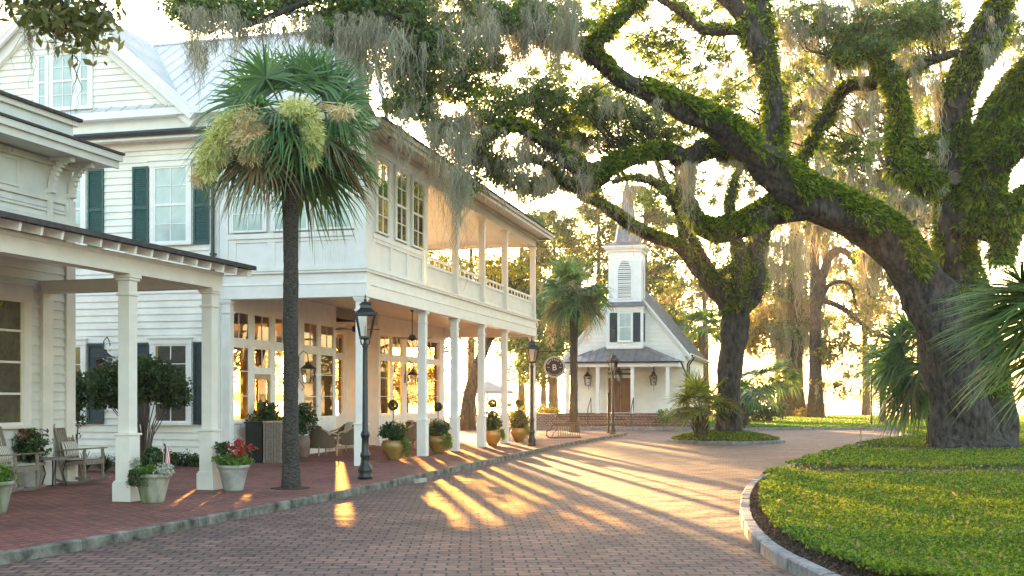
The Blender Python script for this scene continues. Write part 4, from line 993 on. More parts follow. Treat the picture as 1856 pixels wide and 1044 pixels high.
# ================================================================== OAK ON THE ISLAND
b1 = at(1322, 785, 44.8)
limbs = [[(1322, 792, 44.8, 26), (1322, 770, 44.8, 23), (1322, 700, 44.8, 21), (1326, 640, 44.8, 22), (1331, 590, 44.8, 27), (1333, 560, 44.8, 32), (1316, 538, 44.8, 27), (1290, 515, 44.6, 20), (1262, 480, 44.4, 17), (1243, 455, 44.2, 15), (1222, 442, 44, 13), (1179, 427, 43, 13), (1141, 407, 42, 12), (1115, 388, 41, 12), (1090, 372, 40, 10), (1060, 355, 39, 9), (1035, 335, 38, 7), (1010, 320, 37, 5), (985, 300, 36, 3)],
 [(1330, 560, 44.8, 28), (1355, 540, 45, 26), (1370, 510, 45, 22), (1367, 470, 45, 18), (1372, 440, 45, 18), (1385, 415, 45, 17), (1405, 390, 45, 14), (1420, 340, 45.5, 12), (1400, 280, 46, 10), (1380, 230, 46, 8)],
 [(1330, 540, 44.6, 20), (1338, 510, 44.6, 17), (1342, 470, 44.8, 14), (1334, 430, 45, 12), (1322, 380, 45, 9), (1330, 330, 45, 7), (1350, 280, 45.5, 5)],
 [(1312, 520, 44.4, 12), (1290, 490, 44.3, 9), (1268, 452, 44.2, 8), (1240, 410, 44, 9), (1225, 375, 43.6, 10), (1208, 345, 43.2, 10), (1180, 328, 42.6, 9), (1140, 322, 42, 7), (1110, 330, 41.5, 5)],
 [(1238, 446, 44.2, 9), (1233, 410, 44.4, 8), (1225, 370, 44.6, 7), (1200, 320, 45, 6), (1180, 260, 45, 5), (1160, 200, 45, 3)],
 [(1300, 500, 44.5, 8), (1318, 490, 44.5, 8), (1336, 478, 44.6, 8)]]
fern_of = {0: (-.1, .27, 1, 420), 1: (.0, 0, 1, 260), 2: (-.2, 0, 1, 300), 3: (-.3, 0, 1, 280), 4: (.2, 0, 1, 120), 5: (-.5, 0, 1, 300)}
blobs = [(1275, 340, 40, 30, 46, 500), (1350, 330, 44, 44, 46.5, 900), (1230, 330, 30, 24, 45, 400), (1180, 360, 40, 16, 43, 400), (1300, 470, 26, 20, 46, 260), (1010, 330, 50, 22, 36, 900), (960, 340, 50, 22, 35, 800), (1080, 350, 44, 18, 39, 600), (1400, 250, 40, 44, 47, 800), (1100, 150, 50, 40, 45, 900), (1200, 190, 50, 44, 45.5, 1200), (1260, 230, 50, 40, 46, 900), (1330, 170, 50, 50, 47, 900), (1030, 240, 60, 46, 44, 1600)]
mosses = [(1045, 1120, 350, 395, 40, 14, 1.0), (1140, 1160, 390, 410, 41.6, 4, 3.0), (1260, 1400, 430, 450, 45.4, 60, 1.6), (1290, 1380, 300, 380, 46, 50, 1.6), (1380, 1460, 420, 470, 50, 90, 2.8), (1340, 1400, 440, 450, 46.4, 30, 2.0), (1180, 1240, 200, 260, 45, 20, 1.2)]
oak('island_oak', 'forked oak with mossy branches rising from the round planted island', (b1.x, b1.y), limbs, blobs, mosses, fern_of, lsize=.14, fsize=.12, ground=.2, flare=.35)
# ================================================================== SPRIG OF A NEAR TREE, top left
def sprig():
    Z = 11.0; root = empty('magnolia_tree', (-8.2, 12.0, 0), 0, 'dark glossy leaved branch reaching in over the shop at the top left corner', 'tree')
    off = Vector((8.2, -12.0, 0)); mb = MB(); lv = Soup()
    T = lambda x, y, z=Z: at(x, y, z)+off
    bark_tube(mb, [Vector((0, 0, 0)), Vector((.05, .05, 2)), Vector((.1, 0, 4)), Vector((.3, -.1, 5.5)), Vector((.8, -.3, 6.2))], [.16, .14, .12, .1, .08], 10)
    top = Vector((.3, -.1, 5.5)); ends = []
    for br in ([(60, -60), (50, -10), (70, 20), (60, 45)], [(100, -60), (110, 0), (130, 30), (160, 60), (178, 95)], [(100, -60), (95, 10), (85, 40), (100, 60)], [(100, -60), (140, -20), (165, 20), (190, 45)], [(140, -20), (190, 10), (180, 30)], [(60, -40), (20, -10), (10, 10)], [(110, 0), (120, 40), (118, 62)]):
        pts = [T(*p) for p in br]; mb.tube(pts, [.02-.003*j for j in range(len(pts))], 5)
        ends += [pts[i].lerp(pts[i+1], t) for i in range(1, len(pts)-1) for t in (.0, .35, .7, 1)]
    mb.tube([top, T(60, -60).lerp(top, .5)+Vector((0, 0, .3)), T(60, -60)], [.06, .04, .03], 6); mb.tube([T(60, -60), T(100, -60)], .02, 5)
    for e in ends:
        n = 17; c = np.array(e)+rng.normal(size=(n, 3))*np.array([.11, .14, .09]); V, F = leaves(c, .12, .42, -.1); lv.add(V, F)
    mb.build('trunk', M['bark'], root, smooth=True); lv.build('crown', M['magnolia'], root)
    strands([tuple(T(x, y)) for x, y in ((48, 40), (55, 60), (60, 50), (100, 60), (52, 45), (96, 70), (58, 70), (118, 60))], [.5, .45, .4, .3, .5, .2, .3, .2], 8, .05, .005).build('spanish_moss', M['moss'], root)
    strands([tuple(T(134, 95))], [.6], 6, .02, .006).build('hanging_twig', M['bark'], root)
sprig()
# ================================================================== BACKGROUND TREES
def bgtree(name, label, x, y, h, tr, blobs, lm, ls, cat='tree', group=None, moss=None, lean=(0, 0), bark='bark2', tsm=1, branches=()):
    root = empty(name, (x, y, -.1), 0, label, cat, group); mb = MB()
    pts = [Vector((lean[0]*t*t, lean[1]*t*t, h*t)) for t in np.linspace(0, 1, 9)]; rad = [tr*(1.25 if k == 0 else 1-.6*k/8) for k in range(9)]
    bark_tube(mb, pts, rad, 10); lims = list(pts[3:])
    for br in branches:
        p = [Vector(q) for q in br[0]]; p = smooth_poly([(q.x, q.y, q.z) for q in p], 4); bark_tube(mb, p, list(np.linspace(br[1], br[1]*.35, len(p))), 8); lims += p
    lv = Soup(); cs = []; an = []
    for (bx, by, bz, rx, rz, n) in blobs:
        p, cc = blob((bx, by, bz), (rx, rx, rz), n, clump=ls*3.2, per=40); V, F = leaves(p, ls, .5); lv.add(V, F); cs.append(cc)
        if moss: k = rng.integers(0, len(cc), int(moss[0])); an += [tuple(cc[j]) for j in k]
    twigs(mb, lims, np.concatenate(cs), .02, 9)
    mb.build('trunk', M[bark], root, smooth=True); lv.build('crown', M[lm], root)
    if an: strands(an, [moss[1]*random.uniform(.4, 1.3) for _ in an], 12, .25, .035, 5).build('spanish_moss', M['moss'], root)
    return root
def rb(n, h0, h1, R0, r=1.6, leaf=500, rz=.7, cx=0, cy=0):
    out = []
    for _ in range(n):
        a = random.random()*6.28; q = R0*math.sqrt(random.random()); out.append((cx+q*math.cos(a), cy+q*math.sin(a), random.uniform(h0, h1), r*random.uniform(.7, 1.2), r*rz*random.uniform(.7, 1.1), leaf))
    return out
def X(px, Z): return (px-928)/FP*Z
# pines and leafy trees behind the chapel and beyond the end of the hotel
K = 'trees beyond the chapel'
sp = [(945, 84, 15.5, 'tall loose pine right beyond the end of the hotel roof'), (1005, 92, 17, 'feathery pine behind the palm beside the chapel'), (1085, 96, 18, 'pale green pine rising left of the chapel steeple'), (1170, 90, 18.5, 'tall layered pine just right of the chapel steeple'), (1200, 112, 15, 'distant pine showing between steeple and island oak')]
for i, (px, Z, h, lb) in enumerate(sp):
    bl = []
    for k in range(26):
        z = h*(.36+.62*k/25); w = 3.9*(1-.6*(k/25)**1.5); a = random.random()*6.28
        bl.append((w*.65*math.cos(a), w*.65*math.sin(a), z, w*.5, .5, 430))
    bgtree('pine_tree', lb, X(px, Z), Z, h, .28, bl, 'pineleaf', .30, group=K)
for i, (px, Z, h, r, lm, lb) in enumerate([(985, 90, 13, 4.2, 'oakleaf', 'broad green tree seen past the balcony beyond the hotel end'), (1000, 78, 7.5, 2.6, 'oakleaf', 'dense green tree between the hotel end column and the chapel'), (1050, 84, 9, 3.0, 'sunlitleaf', 'golden leafy tree lit by the sun behind the palm'), (800, 112, 16, 5, 'oakleaf', 'tall tree rising far behind the balcony'), (1215, 100, 8, 3.0, 'sunlitleaf', 'small golden tree at the right side of the chapel roof')]):
    bgtree('leafy_tree', lb, X(px, Z), Z, h*.8, .25, rb(16, h*.42, h, r, 1.5, 420), lm, .24, group=K, lean=(random.uniform(-.5, .5), 0))
bgtree('leaning_oak', 'leaning oak trunk seen beside the white umbrella beyond the porch', X(845, 58), 58, 6.2, .42, rb(12, 6.4, 9, 3.2, 1.2, 300, cx=1.2), 'sunlitleaf', .2, lean=(2.0, 0), bark='bark')
# trees on the far lawn towards the river
K = 'tall trees on the far lawn'
def AT(px, py, Z, x0, y0): p = at(px, py, Z); return (p.x-x0, p.y-y0, p.z+.1)
z = 98; x0, y0 = X(1440, z), z
bgtree('moss_oak', 'thick trunked tree on the far lawn draped in a dark curtain of moss', x0, y0, 17, .95, [AT(1440, 520, z, x0, y0)+(3.2, 2.0, 1500), AT(1400, 480, z, x0, y0)+(3.0, 1.6, 900), AT(1470, 560, z, x0, y0)+(2.4, 1.6, 900), AT(1430, 600, z, x0, y0)+(2.6, 1.2, 700), AT(1500, 440, z, x0, y0)+(4, 2, 900), AT(1420, 400, z, x0, y0)+(4, 2, 900)], 'oakleaf', .3, group=K, moss=(90, 3.0), bark='bark')
z = 92; x0, y0 = X(1478, z), z
brs = [([AT(1478, 560, z, x0, y0), AT(1500, 470, z, x0, y0), AT(1530, 455, z, x0, y0), AT(1560, 490, z, x0, y0), AT(1580, 540, z, x0, y0)], .42), ([AT(1478, 590, z, x0, y0), AT(1500, 520, z, x0, y0), AT(1540, 515, z, x0, y0), AT(1552, 560, z, x0, y0)], .22), ([AT(1480, 540, z, x0, y0), AT(1530, 560, z, x0, y0), AT(1580, 600, z, x0, y0), AT(1640, 620, z, x0, y0)], .28)]
bgtree('river_oak', 'tall slim trunk with long bare arching branches against the bright river', x0, y0, 18, .62, [AT(1560, 600, z, x0, y0)+(3.2, 1.6, 700), AT(1540, 650, z, x0, y0)+(3.6, 1.6, 800), AT(1500, 640, z, x0, y0)+(2, 1.4, 450), AT(1590, 680, z, x0, y0)+(3.4, 1.0, 600), AT(1600, 550, z, x0, y0)+(3, 1.5, 500), AT(1520, 700, z, x0, y0)+(3, .8, 350), AT(1500, 420, z, x0, y0)+(4, 2, 700), AT(1560, 440, z, x0, y0)+(4, 2, 600), AT(1640, 660, z, x0, y0)+(3, 2, 700)], 'sunlitleaf', .3, group=K, moss=(22, 1.6), branches=brs, bark='bark')
for i, (px, z, h, r, lb, lm) in enumerate([(1408, 106, 13, .35, 'slender straight trunk left of the thick mossy tree', 'sunlitleaf'), (1424, 104, 12, .4, 'slim curved trunk against the thick mossy tree', 'sunlitleaf'), (1675, 84, 15, .55, 'pale trunk half hidden behind the great oak', 'sunlitleaf'), (1280, 104, 13, .4, 'golden haloed tree behind the island oak', 'sunlitleaf'), (1570, 106, 14, .4, 'far thin trunk at the water beyond the path light', 'sunlitleaf')]):
    bgtree('lawn_tree', lb, X(px, z), z, h, r, rb(14, h*.5, h*1.1, 4.2, 1.9, 330), lm, .34, group=K, moss=(10, 2.4), lean=(random.uniform(-1, 1), 0))
# big mossy background oaks high behind the great oak
K = 'moss hung oaks behind the great oak'
for i, (px, z, lb, cxs) in enumerate([(1790, 52, 'shaded oak right behind the great oak trunk, hung with moss', ((1560, 200, 52), (1640, 250, 50), (1600, 320, 52), (1500, 160, 54), (1690, 380, 50), (1740, 300, 52), (1640, 60, 52), (1800, 380, 52), (1840, 200, 54))), (1705, 66, 'tall mossy oak farther back showing between the limbs', ((1460, 120, 64), (1490, 250, 62), (1420, 220, 64), (1540, 330, 64), (1620, 400, 64), (1470, 380, 66), (1560, 90, 66), (1380, 140, 66), (1660, 200, 66), (1580, 460, 66)))]):
    x0, y0 = X(px, z), z; bl = [AT(a, b, c, x0, y0)+(2.0, 1.1, 520) for a, b, c in cxs]
    bgtree('mossy_oak', lb, x0, y0, 13, .5, bl, 'oakleaf', .22, group=K, moss=(60, 2.6), bark='bark', lean=(-2.5, 0))
# out of the frame to the right: the trees that the windows mirror and that shade the lawn
for px, z, lb in ((2400, 46, 'oak outside the view whose trunk is mirrored in the gallery windows'), (2900, 40, 'second oak outside the view mirrored in the gallery windows'), (2150, 70, 'third oak outside the view at the far right'), (4300, 26, 'fourth oak outside the view mirrored in the shop window')):
    bgtree('side_oak', lb, X(px, z), z, 8, .45, rb(12, 5, 10, 4.5, 1.8, 350), 'sunlitleaf', .3, lean=(1, 0), bark='bark')
K = 'sunlit trees behind the hotel'  # yellow trees added for a golden glow through the storefront glass
for x, y, h, r, lb in ((-24, 44, 8, 4.5, 'added golden tree seen through the first storefront windows'), (-17, 60, 7, 4, 'added yellow green tree glowing through the storefront glass'), (-30, 58, 9, 5, 'far added golden tree behind the hotel room'), (-14, 78, 6, 4, 'low golden tree far behind the porch'), (-9, 96, 5.5, 3.6, 'small golden tree by the river behind the porch columns')):
    bgtree('glow_tree', lb, x, y, h*.7, .28, rb(16, h*.25, h, r, 1.6, 330), 'sunlitleaf', .26, group=K, bark='bark')
for i, (x, y, lb) in enumerate(((-10, 92, 'added tall tree whose top shows through the upper balcony'), (-3.5, 97, 'added tall airy tree behind the far balcony corner'), (-17, 88, 'added tall tree hidden mostly behind the hotel roof'), (-24, 84, 'added tall tree far behind the white gable'))):  # added; raised crowns shade the gallery ceiling, ground sun passes below
    bgtree('shade_oak', lb, x, y, 15, .4, rb(20, 9.5, 18, 4.6, 2.0, 360), 'oakleaf', .3, group='tall shade trees added behind the hotel', bark='bark')
# hedge, far shrubs
def shrub_mass(name, label, pts, lm, ls=.09, cat='shrub', group=None, base=None, stem=True):
    c0 = base or pts[0][:2]; root = empty(name, (c0[0], c0[1], 0), 0, label, cat, group); lv = Soup(); mb = MB()
    for (x, y, z, r, rz, n) in pts:
        p, cc = blob((x-c0[0], y-c0[1], z), (r, r, rz), n, clump=ls*2.2, per=22); V, F = leaves(p, ls, .55); lv.add(V, F)
        if stem:
            for q in cc[::36]: mb.tube([(q[0]*.06, q[1]*.06, .0), (q[0]*.3, q[1]*.3, q[2]*.5), tuple(q)], [.022, .016, .006], 5)
    lv.build('foliage', M[lm], root)
    if stem and mb.v: mb.build('stem', M['bark2'], root)
    return root
z = 76
shrub_mass('clipped_hedge', 'long clipped dark green hedge on the lawn behind the island oak', [(X(px, z), z, .75, .9, .7, 900) for px in (1348, 1362, 1376, 1390, 1402)], 'shrub', .16, 'hedge')
shrub_mass('low_shrub', 'low bushy shrub at the foot of the slim river tree', [(X(1462, 94), 94, .5, .9, .5, 500)], 'sunlitleaf', .2)
shrub_mass('palm_shrub', 'pale bushy shrub beside the thick mossy trunk', [(X(1414, 100), 100, 2.2, 1.2, 2.0, 900)], 'sunlitleaf', .3)
for i, (px, z, lb) in enumerate(((1206, 60.5, 'low green shrub at the right foot of the chapel steps'), (1185, 60.9, 'small rounded shrub beside the right end of the chapel steps'),)):
    shrub_mass('step_shrub', lb, [(X(px+14, z+2.5), z+2.5, .55, .5, .5, 500)], 'brightleaf', .12)
for i, (px, z, r, hh, lb) in enumerate(((1003, 68, .7, .9, 'rounded golden shrub left of the chapel steps'), (985, 72, .9, 1.2, 'sunlit shrub beyond the hotel end column'), (935, 66, 1.2, .9, 'low sunlit shrub behind the gold pot'), (860, 62, 1.1, .8, 'low hedge shrub under the white umbrella'), (905, 75, 1.6, 1.4, 'golden shrub far beyond the porch'))):
    shrub_mass('sunlit_shrub', lb, [(X(px, z), z, hh*.6, r, hh*.5, 700)], 'sunlitleaf', .16, group='sunlit shrubs beyond the hotel')
# far shore line across the river
mb = MB()
for k in range(60):
    x = -700+k*26; h = random.uniform(4, 9); mb.add([(x, 900, -1), (x+30, 905, -1), (x+26, 902, h*.8), (x+13, 900, h), (x+2, 900, h*.8), (x, 930, -1), (x+30, 930, -1)], [(0, 1, 2, 3, 4), (4, 3, 5), (3, 2, 6, 5), (0, 4, 5), (1, 6, 2)])
mb.build('far_shore_hills', M['pineleaf'])['kind'] = 'structure'
# ================================================================== PALMS
def sabal(name, label, x, y, h, r, fr, rad, pet, nl=34, w=.03, seeds=(), ground=0.0, lean=0, cat='palm tree', leaf='palmleaf', boots=True, group=None, dk=1.0):
    root = empty(name, (x, y, ground), 0, label, cat, group); mb = MB()
    n = 14; pts = [Vector((lean*(k/n)**1.5, 0, h*k/n)) for k in range(n+1)]
    rad_ = [r*(1.3 if k == 0 else (1.05 if k < 3 else (.92 if k < n-3 else 1.0+.25*(k-n+3)/3))) for k in range(n+1)]
    sp = []; sr = []
    for k in range(n*4+1):
        t = k/4; i = min(int(t), n-1); f = t-i; sp.append(pts[i].lerp(pts[i+1], f)); sr.append((rad_[i]*(1-f)+rad_[i+1]*f)*(1+.035*(k % 2)))
    bark_tube(mb, sp, sr, 14, .03); mb.build('trunk', M['palmbark'], root)
    c = np.array((lean, 0, h+.15)); lv = Soup(); dv = Soup()
    st = palm_crown(c, fr, lv, dv, rad, pet, nl, w, dk); lv.build('fronds', M[leaf], root); st.build('petioles', M[leaf], root); dv.build('dry_fronds', M['drypalm'], root)
    if boots:
        b = MB()
        for k in range(46):
            a = k*2.4; zz = h-.75+.85*k/46; rr = r*1.15; p = Vector((lean+rr*math.cos(a), rr*math.sin(a), zz)); q = Vector((lean+(rr+.14)*math.cos(a), (rr+.14)*math.sin(a), zz+.26)); b.bar(p, q, .06, .03)
        b.build('leaf_bases', M['palmbark'], root)
    for (dx, dy, dz, rx, rz, n, mt) in seeds:
        q_ = unit(rng.normal(size=(n, 3)))*(rng.random((n, 1))**.5); q_[:, 0] += .15*np.sin(q_[:, 2]*5+rng.integers(0, 5, n)); p = q_*np.array([rx, rx*.7, rz])+np.array([dx, dy, dz]); 
        q = p-np.array([dx, dy, dz]); dr = unit(q*np.array([1/rx, 1/rx, .3/rz])+rng.normal(size=(n, 3))*.5+np.array([0, 0, -.5])); sl = (.10+.07*rng.random(n))[:, None]; sv_ = unit(np.cross(dr, rng.normal(size=(n, 3))))*.009
        V = np.stack([p, p+dr*sl*.5+sv_, p+dr*sl, p+dr*sl*.5-sv_], 1).reshape(-1, 3); F = np.arange(4*n).reshape(-1, 4); s = Soup(); s.add(V, F)
        for _ in range(26):
            q = np.array([dx, dy, dz])+rng.normal(size=3)*np.array([rx*.5, rx*.4, rz*.5]); stalk(s, c, q, .005, .25)
        s.build('seed_cluster', M[mt], root)
    return root
p = gp(527, 885)
fr = [(100+i*40+random.uniform(-10, 10), random.uniform(52, 80), 0) for i in range(7)] + [(i*19+random.uniform(-6, 6), random.uniform(5, 30), 0) for i in range(16)] + [(i*16+random.uniform(-5, 5), random.uniform(-22, 2), i % 5 == 0) for i in range(22)] + [(i*20+8, random.uniform(-36, -20), i % 3 == 0) for i in range(0, 16, 2)]
fr[0] = (185, 52, 2); fr[1] = (205, 66, 2); fr[2] = (-10, 64, 2); fr[3] = (20, 76, 2); fr[4] = (-5, 46, 2); fr[5] = (170, 74, 2); fr[6] = (0, 84, 2); fr += [(190, 38, 2), (-15, 32, 2), (10, 55, 2)]
sabal('sabal_palm', 'nearest palm with shaggy crown and yellow seed clusters on the brick pavement', p.x, p.y, 6.3, .145, fr, 1.0, .95, 38, .024,
      seeds=[(-.97, -1.3, 6.0, .20, .36, 1300, 'seed'), (-1.2, -1.2, 5.72, .16, .34, 900, 'seed'), (-.75, -1.3, 6.35, .26, .22, 800, 'seed'), (-.42, -1.4, 6.12, .25, .50, 2200, 'seed2'), (.64, -1.35, 6.1, .13, .52, 1200, 'seed'), (.36, -1.3, 6.62, .26, .18, 800, 'seed'), (1.1, -1.1, 6.6, .22, .10, 250, 'seed2'), (-1.35, -1.1, 5.5, .12, .2, 300, 'seed2')])
mb = MB(); mb.lathe([(.36, 0), (.36, .008), (.001, .008)], n=18); o = mb.build('soil_ring', M['soil']); o.location = (p.x, p.y, .004); o['kind'] = 'structure'
p = gp(1040, 783)
fr = [(i*30+random.uniform(-8, 8), random.uniform(35, 75), 0) for i in range(10)] + [(i*22, random.uniform(-5, 30), 0) for i in range(16)] + [(i*24+10, random.uniform(-45, -15), i % 4 == 0) for i in range(14)]
sabal('sabal_palm', 'mid distance palm with long drooping tan seed stalks beside the hanging round sign', p.x, p.y, 6.6, .2, fr, 1.2, 1.05, 30, .035, seeds=[(-1.1, -.1, 5.3, .26, 1.3, 1100, 'seed2'), (-.5, .2, 5.5, .22, .9, 500, 'seed2'), (.65, .1, 5.4, .25, 1.2, 900, 'seed2')])
# palmetto at the foot of the island oak
p = gp(1286, 785, .2)
fr = [(i*22+random.uniform(-8, 8), random.uniform(25, 75), 0) for i in range(14)] + [(i*26, random.uniform(-10, 25), i % 4 == 0) for i in range(14)]
sabal('palmetto', 'bushy golden lit palmetto in front of the island oak trunk', 7.3, 43.9, .8, .2, fr, 1.0, .8, 30, .03, ground=.2, boots=True, seeds=[], leaf='palmsunlit', dk=.7)
sabal('palmetto', 'palmetto fronds spreading behind the island oak to its right', 9.4, 47, 1.0, .2, [(-20+i*24, random.uniform(20, 70), 0) for i in range(12)], 1.0, .9, 28, .03, ground=.1)
# palm behind the great oak trunk and the palm at the right edge
x, z = X(1692, 38.5), 38.5
sabal('sabal_palm', 'palm half hidden behind the great oak trunk with fronds reaching left', x, z, 2.6, .22, [(172, 58, 2), (185, 35, 2), (195, 5, 2), (176, 15, 2), (186, -38, 2), (205, -12, 2), (205, 10, 0), (160, 20, 0), (180, -10, 1), (220, 40, 0), (240, 0, 0), (150, 50, 0), (200, 60, 0), (185, -30, 0), (215, -25, 1), (100, 30, 0), (60, 40, 0), (20, 30, 0), (250, 45, 0), (172, 5, 0), (195, -48, 0), (230, -40, 0), (300, 20, 0), (330, 0, 0)], 1.45, 1.3, 36, .026)
sabal('sabal_palm', 'large near palm whose stiff fronds fan in from the right edge', X(1985, 15), 15, 2.75, .2, [(178, 8, 0), (190, -12, 0), (170, 22, 0), (200, 12, 0), (215, -5, 0), (160, -2, 0), (222, 20, 0), (205, -28, 0), (150, 15, 0), (240, 0, 0), (176, -28, 0), (260, 20, 0), (120, 20, 0), (60, 20, 0), (10, 10, 0), (320, 20, 0), (230, -30, 0), (210, 30, 0), (183, -2, 0), (197, 2, 0), (168, 10, 0)], 1.25, .95, 46, .019, dk=.3, leaf='palmnear')
# distant backlit palms
for px, z, h, lb in ((1272, 84, 6.6, 'backlit golden palm behind the chapel roof'), (1352, 66, 2.2, 'short palm behind the island oak trunk'), (1415, 90, 3.0, 'small palm on the far lawn by the mossy tree'), (1600, 74, 3.4, 'yellow lit palm beyond the end of the far lawn')):
    sabal('distant_palm', lb, X(px, z), z, h, .22, [(i*25, random.uniform(-30, 60), 0) for i in range(20)], 1.4, 1.1, 22, .04, boots=False, group='small palms in the distance')
# ================================================================== GROUND COVER
def edge_x(Y):
    best = None
    for a, b in zip(lk, lk[1:]):
        if (a.y-Y)*(b.y-Y) <= 0 and a.y != b.y:
            t = (Y-a.y)/(b.y-a.y); x = a.x+(b.x-a.x)*t; best = x if best is None else max(best, x)
    return best
Ys = np.linspace(9.5, 59, 200); Xe = np.array([edge_x(v) or 60 for v in Ys])
n = 230000; yy = 9.8*(58/9.8)**(rng.random(n)**1.15); xe = np.interp(yy, Ys, Xe); xr = .49*yy+.8; xx = xe+.0+(xr-xe)*rng.random(n); ok = (xr > xe+.05) & ((xx > xe+.12+.22*rng.random(n)) | (yy > 23))
strip1 = (yy > 23.75-.02*(xx-6)) & (yy < 26.1+.03*(xx-6))
tm = (yy > 34.6-.25*(xx-10.6)) & (yy < 38) & (xx > 10.8)
ok &= ~(strip1 & (rng.random(n) > .06)) & ~(tm & (rng.random(n) > .08)); xx, yy = xx[ok], yy[ok]
hh = .03+.05*(np.sin(xx*2.1+yy*.7)*np.sin(yy*1.7-xx)+1)*.5+.05*rng.random(len(xx)); hh += .05*np.clip(np.sin(xx*.9+1.3*np.sin(yy*.8))*np.sin(yy*1.1+.6*xx), 0, 1); hh += .05*np.exp(-((xx-np.interp(yy, Ys, Xe)-.3)/.4)**2)
sz = .026+.0016*yy; V, F = leaves(np.stack([xx, yy, hh], 1), sz*(.7+.6*rng.random(len(xx))), .6, .2)
o = np_mesh('ground_cover', V, F, M['grassblade']); o['kind'] = 'stuff'
n = 16000; a = rng.random(n)*6.283; q = np.sqrt(rng.random(n)); V, F = leaves(np.stack([8.5+2.1*q*np.cos(a), 45.1+2.25*q*np.sin(a), .30-.3*q*q+.05*rng.random(n)+.02], 1), .09, .6, .2)
o = np_mesh('island_ground_cover', V, F, M['grassblade']); o['kind'] = 'stuff'

n = 9000; yy = 9.6*(23/9.6)**rng.random(n); xx = np.interp(yy, Ys, Xe)+.02+.42*rng.random(n)**1.3; V, F = leaves(np.stack([xx, yy, .012+.025*rng.random(n)], 1), .035, .5)
o = np_mesh('mulch_chips', V, F, M['mulchchip']); o['kind'] = 'stuff'
n = 90000; yy = 62.8+40*rng.random(n)**1.3; xx = 10.2+(.49*yy-9)*rng.random(n); V, F = leaves(np.stack([xx, yy, .02+.05*rng.random(n)], 1), .13, .35, 1.2)
o = np_mesh('back_lawn_grass', V, F, M['brightleaf']); o['kind'] = 'stuff'

n = 380; yy = 10+26*rng.random(n)**1.2; xx = np.interp(yy, Ys, Xe)+.2+(.46*yy-np.interp(yy, Ys, Xe))*rng.random(n); V, F = leaves(np.stack([xx, yy, .13+.05*rng.random(n)], 1), .07, .45)
o = np_mesh('fallen_leaves', V, F, M['drypalm']); o['kind'] = 'stuff'
# ================================================================== OBJECTS
def tagcopy(o, label): c = copy_tree(o); c['label'] = label; return c
# ---- street lamps
def lamp():
    t = empty('street_lamp', (0, 0, 0))
    mb = MB(); mb.lathe([(.155, 0), (.155, .06), (.135, .10), (.15, .16), (.15, .22), (.10, .30), (.085, .42), (.105, .46), (.105, .50), (.078, .56), (.07, .82), (.085, .86), (.095, .90), (.085, .94), (.062, .99), (.052, 2.6), (.05, 2.66), (.07, 2.70), (.05, 2.74), (.03, 2.80), (.055, 2.86)], n=16)
    mb.build('pole', M['iron'], t, smooth=True)
    mb = MB(); zb, zt = 2.9, 3.34; rb_, rt = .105, .185
    mb.lathe([(rb_*.9, 2.84), (rb_+.012, 2.86), (rb_+.012, 2.9)], sq=True)
    for sx in (-1, 1):
        for sy in (-1, 1): mb.bar((sx*rb_, sy*rb_, zb), (sx*rt, sy*rt, zt), .018, .018)
    for z, r in ((zt, rt),):
        for a, b in (((-r, -r), (r, -r)), ((r, -r), (r, r)), ((r, r), (-r, r)), ((-r, r), (-r, -r))): mb.bar((a[0], a[1], z), (b[0], b[1], z), .024, .03)
    mb.build('lantern_frame', M['iron'], t)
    mb = MB(); mb.lathe([(.225, 3.345), (.225, 3.365), (.15, 3.43), (.10, 3.47), (.095, 3.54), (.12, 3.55), (.06, 3.60)], sq=True)
    mb.lathe([(.012, 3.59), (.03, 3.62), (.03, 3.65), (.01, 3.67), (.02, 3.70), (.002, 3.76)], n=8); mb.build('cap', M['iron'], t)
    mb = MB(); r0, r1 = rb_-.004, rt-.004
    c0 = [(-r0, -r0), (r0, -r0), (r0, r0), (-r0, r0)]; c1 = [(-r1, -r1), (r1, -r1), (r1, r1), (-r1, r1)]
    for i in range(4):
        j = (i+1) % 4; mb.quad((*c0[i], zb), (*c0[j], zb), (*c1[j], zt-.01), (*c1[i], zt-.01))
    mb.build('glass', M['lampglass'], t)
    mb = MB(); mb.tube([(0, 0, 2.88), (0, 0, 3.02)], .02, 8); mb.tube([(-.03, 0, 3.02), (-.04, 0, 3.12), (0, 0, 3.16), (.04, 0, 3.12), (.03, 0, 3.02)], .006, 6); mb.lathe([(.012, 3.02), (.02, 3.06), (.003, 3.13)], n=8)
    mb.build('burner', M['trim'], t)
    mb = MB()
    for k in range(4):
        a = k*math.pi/2+.78; p = [(.05*math.cos(a), .05*math.sin(a), 2.72), (.11*math.cos(a), .11*math.sin(a), 2.74), (.13*math.cos(a), .13*math.sin(a), 2.81), (.10*math.cos(a), .10*math.sin(a), 2.87)]; mb.tube(p, .009, 6)
    mb.build('scroll', M['iron'], t); return t
L0 = lamp(); L0['category'] = 'street lamp'; L0['group'] = 'black lantern street lamps'
for i, ((px, py), lb) in enumerate((((662, 868), 'nearest tall black lantern lamp post, in front of the gallery corner column'), ((964, 808), 'black lantern lamp post standing beside the round hanging sign'), ((1111, 787), 'small far black lantern lamp post in front of the chapel door'))):
    l = L0 if i == 0 else tagcopy(L0, lb); l['label'] = lb; p = gp(px, py); l.location = p; l.scale = (1.0,)*3; l.rotation_euler = (0, 0, R(12+i*5))
